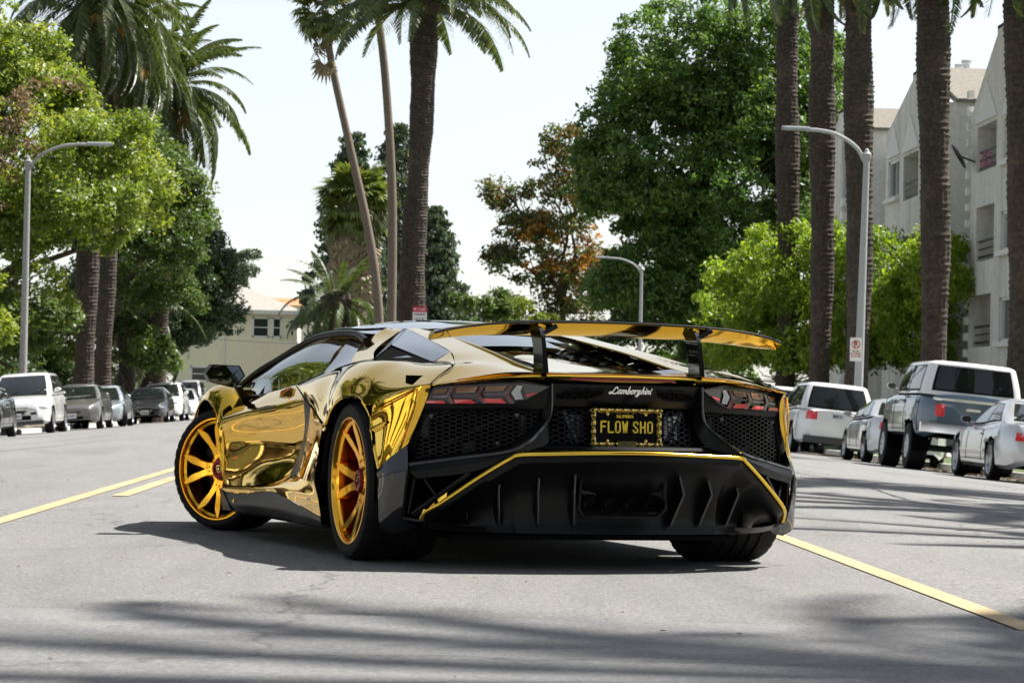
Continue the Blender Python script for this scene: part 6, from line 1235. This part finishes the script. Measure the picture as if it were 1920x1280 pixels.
SEDAN = [(2.28,.56),(2.22,.66),(2.05,.74),(1.5,.83),(.95,.90),(0,.93),(-1.3,.96),(-1.75,1.0),(-2.15,.98),(-2.24,.90)]
SUVS = [(2.32,.62),(2.27,.80),(2.1,.93),(1.55,1.02),(1.05,1.07),(0,1.08),(-1.5,1.12),(-2.1,1.12),(-2.30,1.11),(-2.46,1.08)]
COUPE = [(2.38,.52),(2.30,.64),(2.1,.72),(1.4,.82),(.95,.86),(0,.88),(-1.2,.93),(-1.8,.96),(-2.40,.93),(-2.50,.80)]
def place(u, D, side, cx):                                   # ground spot at lane offset cx, D metres down the street
    x = side*cx; sl = math.atan((road_z(abs(cx)+.1)-road_z(abs(cx)-.1))/.2)
    return (x, D, road_z(cx)), sl*side
def build_cars():
    P = {}
    def add(nm, label, cat, sp, D, side, cx=10.22, steer=0, group=None):
        pos, sl = place(0, D, side, cx); hd = math.pi/2 if side > 0 else -math.pi/2
        # heading along +Y (right kerb) or -Y (left kerb); lean with the cross-fall of the road
        o = parked_car(nm, label, cat, sp, pos, hd, 0, group, steer); o.rotation_euler = (Matrix.Rotation(-sl if side > 0 else -sl, 3, 'Y') @ Matrix.Rotation(hd, 3, 'Z')).to_euler(); return o
    # right kerb, seen from behind
    add('parked_car', 'silver two-door coupe with dark five-spoke wheels cut off by the right picture edge', 'car', {'L':5.0,'W':1.84,'H':1.38,'wb':2.80,'fo':1.02,'r':.325,'sil':COUPE,'cabx':(.95,.05,-.95,-1.95),'win':1,'body':'paint_silver','tail_z':(.66,.86),'style':'ten','trim':'paint_silver','mir':'paint_charcoal','rf':.70}, 46.95, 1)
    bz = parked_car('off_road_truck', 'lifted blue and white off-road truck on big muddy tyres with white wheels', 'truck', {'L':4.55,'W':2.0,'H':2.07,'wb':2.70,'fo':.85,'r':.43,'tw':.33,'gc':.62,'style':'mud','rf':.50,'body':'paint_blue','cab':'paint_white','beltw':.93,'roofw':.80,
        'sil':[(2.20,1.12),(2.15,1.32),(1.9,1.38),(1.0,1.42),(0,1.43),(-1.9,1.43),(-2.32,1.42),(-2.35,1.30)],'cabx':(.72,.35,-2.06,-2.17),'win':2,'rear':'suv','tail_z':(1.02,1.24),'lamp_z':(1.05,1.22),'plate':False,'mir':'chrome','rear':'block'}, place(0,54.0,1,10.2)[0], math.pi/2)
    bz.rotation_euler = (Matrix.Rotation(-place(0,54.0,1,10.2)[1],3,'Y') @ Matrix.Rotation(math.pi/2,3,'Z')).to_euler()
    xR = 2.70/2+.85-4.55
    MB().box((xR-.09,0,.80),(.14,1.92,.17)).build('rear_bumper', 'chrome', bz, angle=30); MB().tube([(-1.35,-.75,.43),(-1.35,.75,.43)], .06, 8).lathe([(.0,.12),(.13,.1),(.16,0),(.13,-.1),(0,-.12)], 12, Matrix.Translation((-1.35,0,.43)) @ Matrix.Rotation(math.pi/2,4,'X')).build('rear_axle', 'dark_alloy', bz)
    MB().box((xR-.012,0,1.335),(.02,1.5,.05)).build('tailgate_trim', 'chrome', bz, smooth=False); MB().box((xR-.012,.0,1.18),(.03,.26,.05)).build('tailgate_handle', 'chrome', bz, smooth=False)
    for s in (1,-1): MB().tube([(-1.0,s*.5,.45),(-1.35,s*.52,.72),(-1.8,s*.5,.62)], .03, 6).build('leaf_spring', 'dark_alloy', bz)
    MB().tube([(-1.9,-.55,.60),(-2.2,-.55,.58)], .04, 8).build('tail_pipe', 'alloy', bz)
    add('parked_car', 'silver sedan squeezed between the lifted truck and the white boxy sport utility', 'car', {'L':4.5,'W':1.72,'H':1.40,'wb':2.62,'fo':.92,'sil':SEDAN,'cabx':(.98,.20,-.95,-1.75),'body':'paint_silver','style':'seven','r':.31}, 61.2, 1, 10.42)
    add('parked_suv', 'white boxy sport utility with tall red tail lights parked along the right kerb', 'suv', {'L':4.78,'W':1.96,'H':1.79,'wb':2.70,'fo':.98,'r':.36,'gc':.28,'beltw':.90,'roofw':.74,'sil':SUVS,'cabx':(1.15,.35,-2.0,-2.28),'win':3,'rear':'suv','body':'paint_white','tail_z':(.86,1.16),'rplate':.98,'lower':'bumper_grey'}, 71.0, 1, 10.3)
    add('parked_suv', 'pale sport utility whose roof just shows behind the gold car on the right', 'suv', {'L':4.6,'W':1.84,'H':1.72,'wb':2.65,'fo':.95,'r':.34,'gc':.25,'beltw':.86,'roofw':.70,'sil':SUVS,'cabx':(1.1,.3,-1.9,-2.2),'win':3,'rear':'suv','body':'paint_pearl','tail_z':(.90,1.10)}, 77.6, 1)
    add('parked_car', 'white sedan parked furthest up the right kerb behind the gold car', 'car', {'sil':SEDAN,'cabx':(.98,.20,-.95,-1.75),'body':'paint_white'}, 84.0, 1)
    # left kerb, facing us
    add('parked_car', 'black sedan at the left picture edge, its tail beside the pale silver crossover', 'car', {'L':4.7,'W':1.80,'H':1.44,'wb':2.75,'fo':.95,'r':.325,'sil':SEDAN,'cabx':(1.0,.2,-1.0,-1.85),'body':'paint_black','style':'ten'}, 68.4, -1, 10.45)
    add('parked_suv', 'pale silver crossover with wide black grille, nearest whole car on the left kerb', 'suv', {'L':4.65,'W':1.84,'H':1.72,'wb':2.70,'fo':.95,'r':.355,'tw':.225,'gc':.26,'beltw':.86,'roofw':.68,'sil':SUVS,'cabx':(1.22,.25,-1.85,-2.2),'win':3,'rear':'suv','body':'paint_pearl','front':'wide','lamp_z':(.74,.88),'style':'seven','lower':'bumper_grey'}, 80.2, -1, 10.65)
    add('parked_car', 'grey-brown compact sedan with white front plate under the twin palms', 'car', {'L':4.5,'W':1.75,'H':1.43,'wb':2.70,'fo':.88,'sil':[(2.28,.56),(2.2,.68),(2.0,.78),(1.5,.89),(1.2,.95),(0,.97),(-1.3,1.0),(-1.75,1.03),(-2.1,1.0),(-2.22,.9)],'cabx':(1.25,.15,-1.0,-1.75),'body':'paint_grey','style':'seven'}, 89.4, -1, 10.25)
    add('parked_car', 'pale blue-grey coupe with front wheels turned out, left kerb', 'car', {'L':4.42,'W':1.76,'H':1.42,'wb':2.70,'fo':.88,'r':.32,'sil':SEDAN,'cabx':(.98,.1,-1.1,-1.95),'win':1,'body':'paint_bluegrey','style':'five','plate':False}, 96.6, -1, 10.3, .42)
    add('parked_car', 'charcoal hatchback with bright swept headlight, left kerb', 'car', {'L':4.4,'W':1.74,'H':1.45,'wb':2.6,'fo':.88,'sil':[(2.2,.56),(2.15,.68),(1.95,.78),(1.5,.88),(1.1,.95),(0,.98),(-1.3,1.02),(-1.8,1.05),(-2.1,1.0),(-2.18,.9)],'cabx':(1.15,.1,-1.05,-1.85),'body':'paint_charcoal','style':'ten','front':'wide','lamp_z':(.66,.84)}, 113.4, -1, 10.25)
    sv = add('parked_suv', 'white sport utility with roof rails behind the charcoal hatchback', 'suv', {'L':4.55,'W':1.82,'H':1.66,'wb':2.62,'fo':.92,'r':.34,'gc':.25,'beltw':.86,'roofw':.68,'sil':SUVS,'cabx':(1.2,.25,-1.8,-2.15),'win':3,'rear':'suv','body':'paint_white','front':'wide','lamp_z':(.74,.9)}, 120.5, -1, 10.25)
    for s in (1,-1): MB().tube([(.2,s*.62,1.66),(.1,s*.62,1.71),(-1.6,s*.62,1.71),(-1.7,s*.62,1.66)], .018, 6).build('roof_rail', 'satin_black', sv)
    add('parked_car', 'small white sedan glimpsed past the white sport utility, left kerb', 'car', {'sil':SEDAN,'cabx':(.98,.20,-.95,-1.75),'body':'paint_white','H':1.42}, 127.5, -1, 10.1)
    add('parked_suv', 'beige tall wagon at the far end of the left kerb beside the mirror', 'suv', {'L':4.8,'W':1.9,'H':1.86,'wb':2.8,'fo':.95,'r':.35,'gc':.26,'beltw':.9,'roofw':.76,'sil':SUVS,'cabx':(1.35,.5,-2.0,-2.25),'win':3,'rear':'suv','body':'paint_beige','lamp_z':(.72,.9)}, 134.5, -1, 10.5)
    # beside and behind the camera: seen only as reflections in the gold body
    gr = 'cars parked out of the frame and mirrored in the gold body'
    for k, (D, side, src) in enumerate(((5,-1,0),(11.5,-1,1),(19,-1,2),(26,-1,3),(-3,-1,1),(-11,-1,2),(-6,1,1),(-14,1,0),(36,-1,1),(31,1,2))):
        src_o = [o for o in bpy.data.objects if o.parent is None and o.get('category') in ('car','suv') and o.name.startswith('parked')][[6,7,8,4][src]]
        c = copy_tree(src_o); pos, sl = place(0, D, side, 10.2); c.location = pos; hd = math.pi/2 if side > 0 else -math.pi/2
        c.rotation_euler = (Matrix.Rotation(-sl,3,'Y') @ Matrix.Rotation(hd,3,'Z')).to_euler(); c['label'] = 'car parked out of the frame beside the camera, mirrored in the gold bodywork'; c['group'] = gr
build_cars()
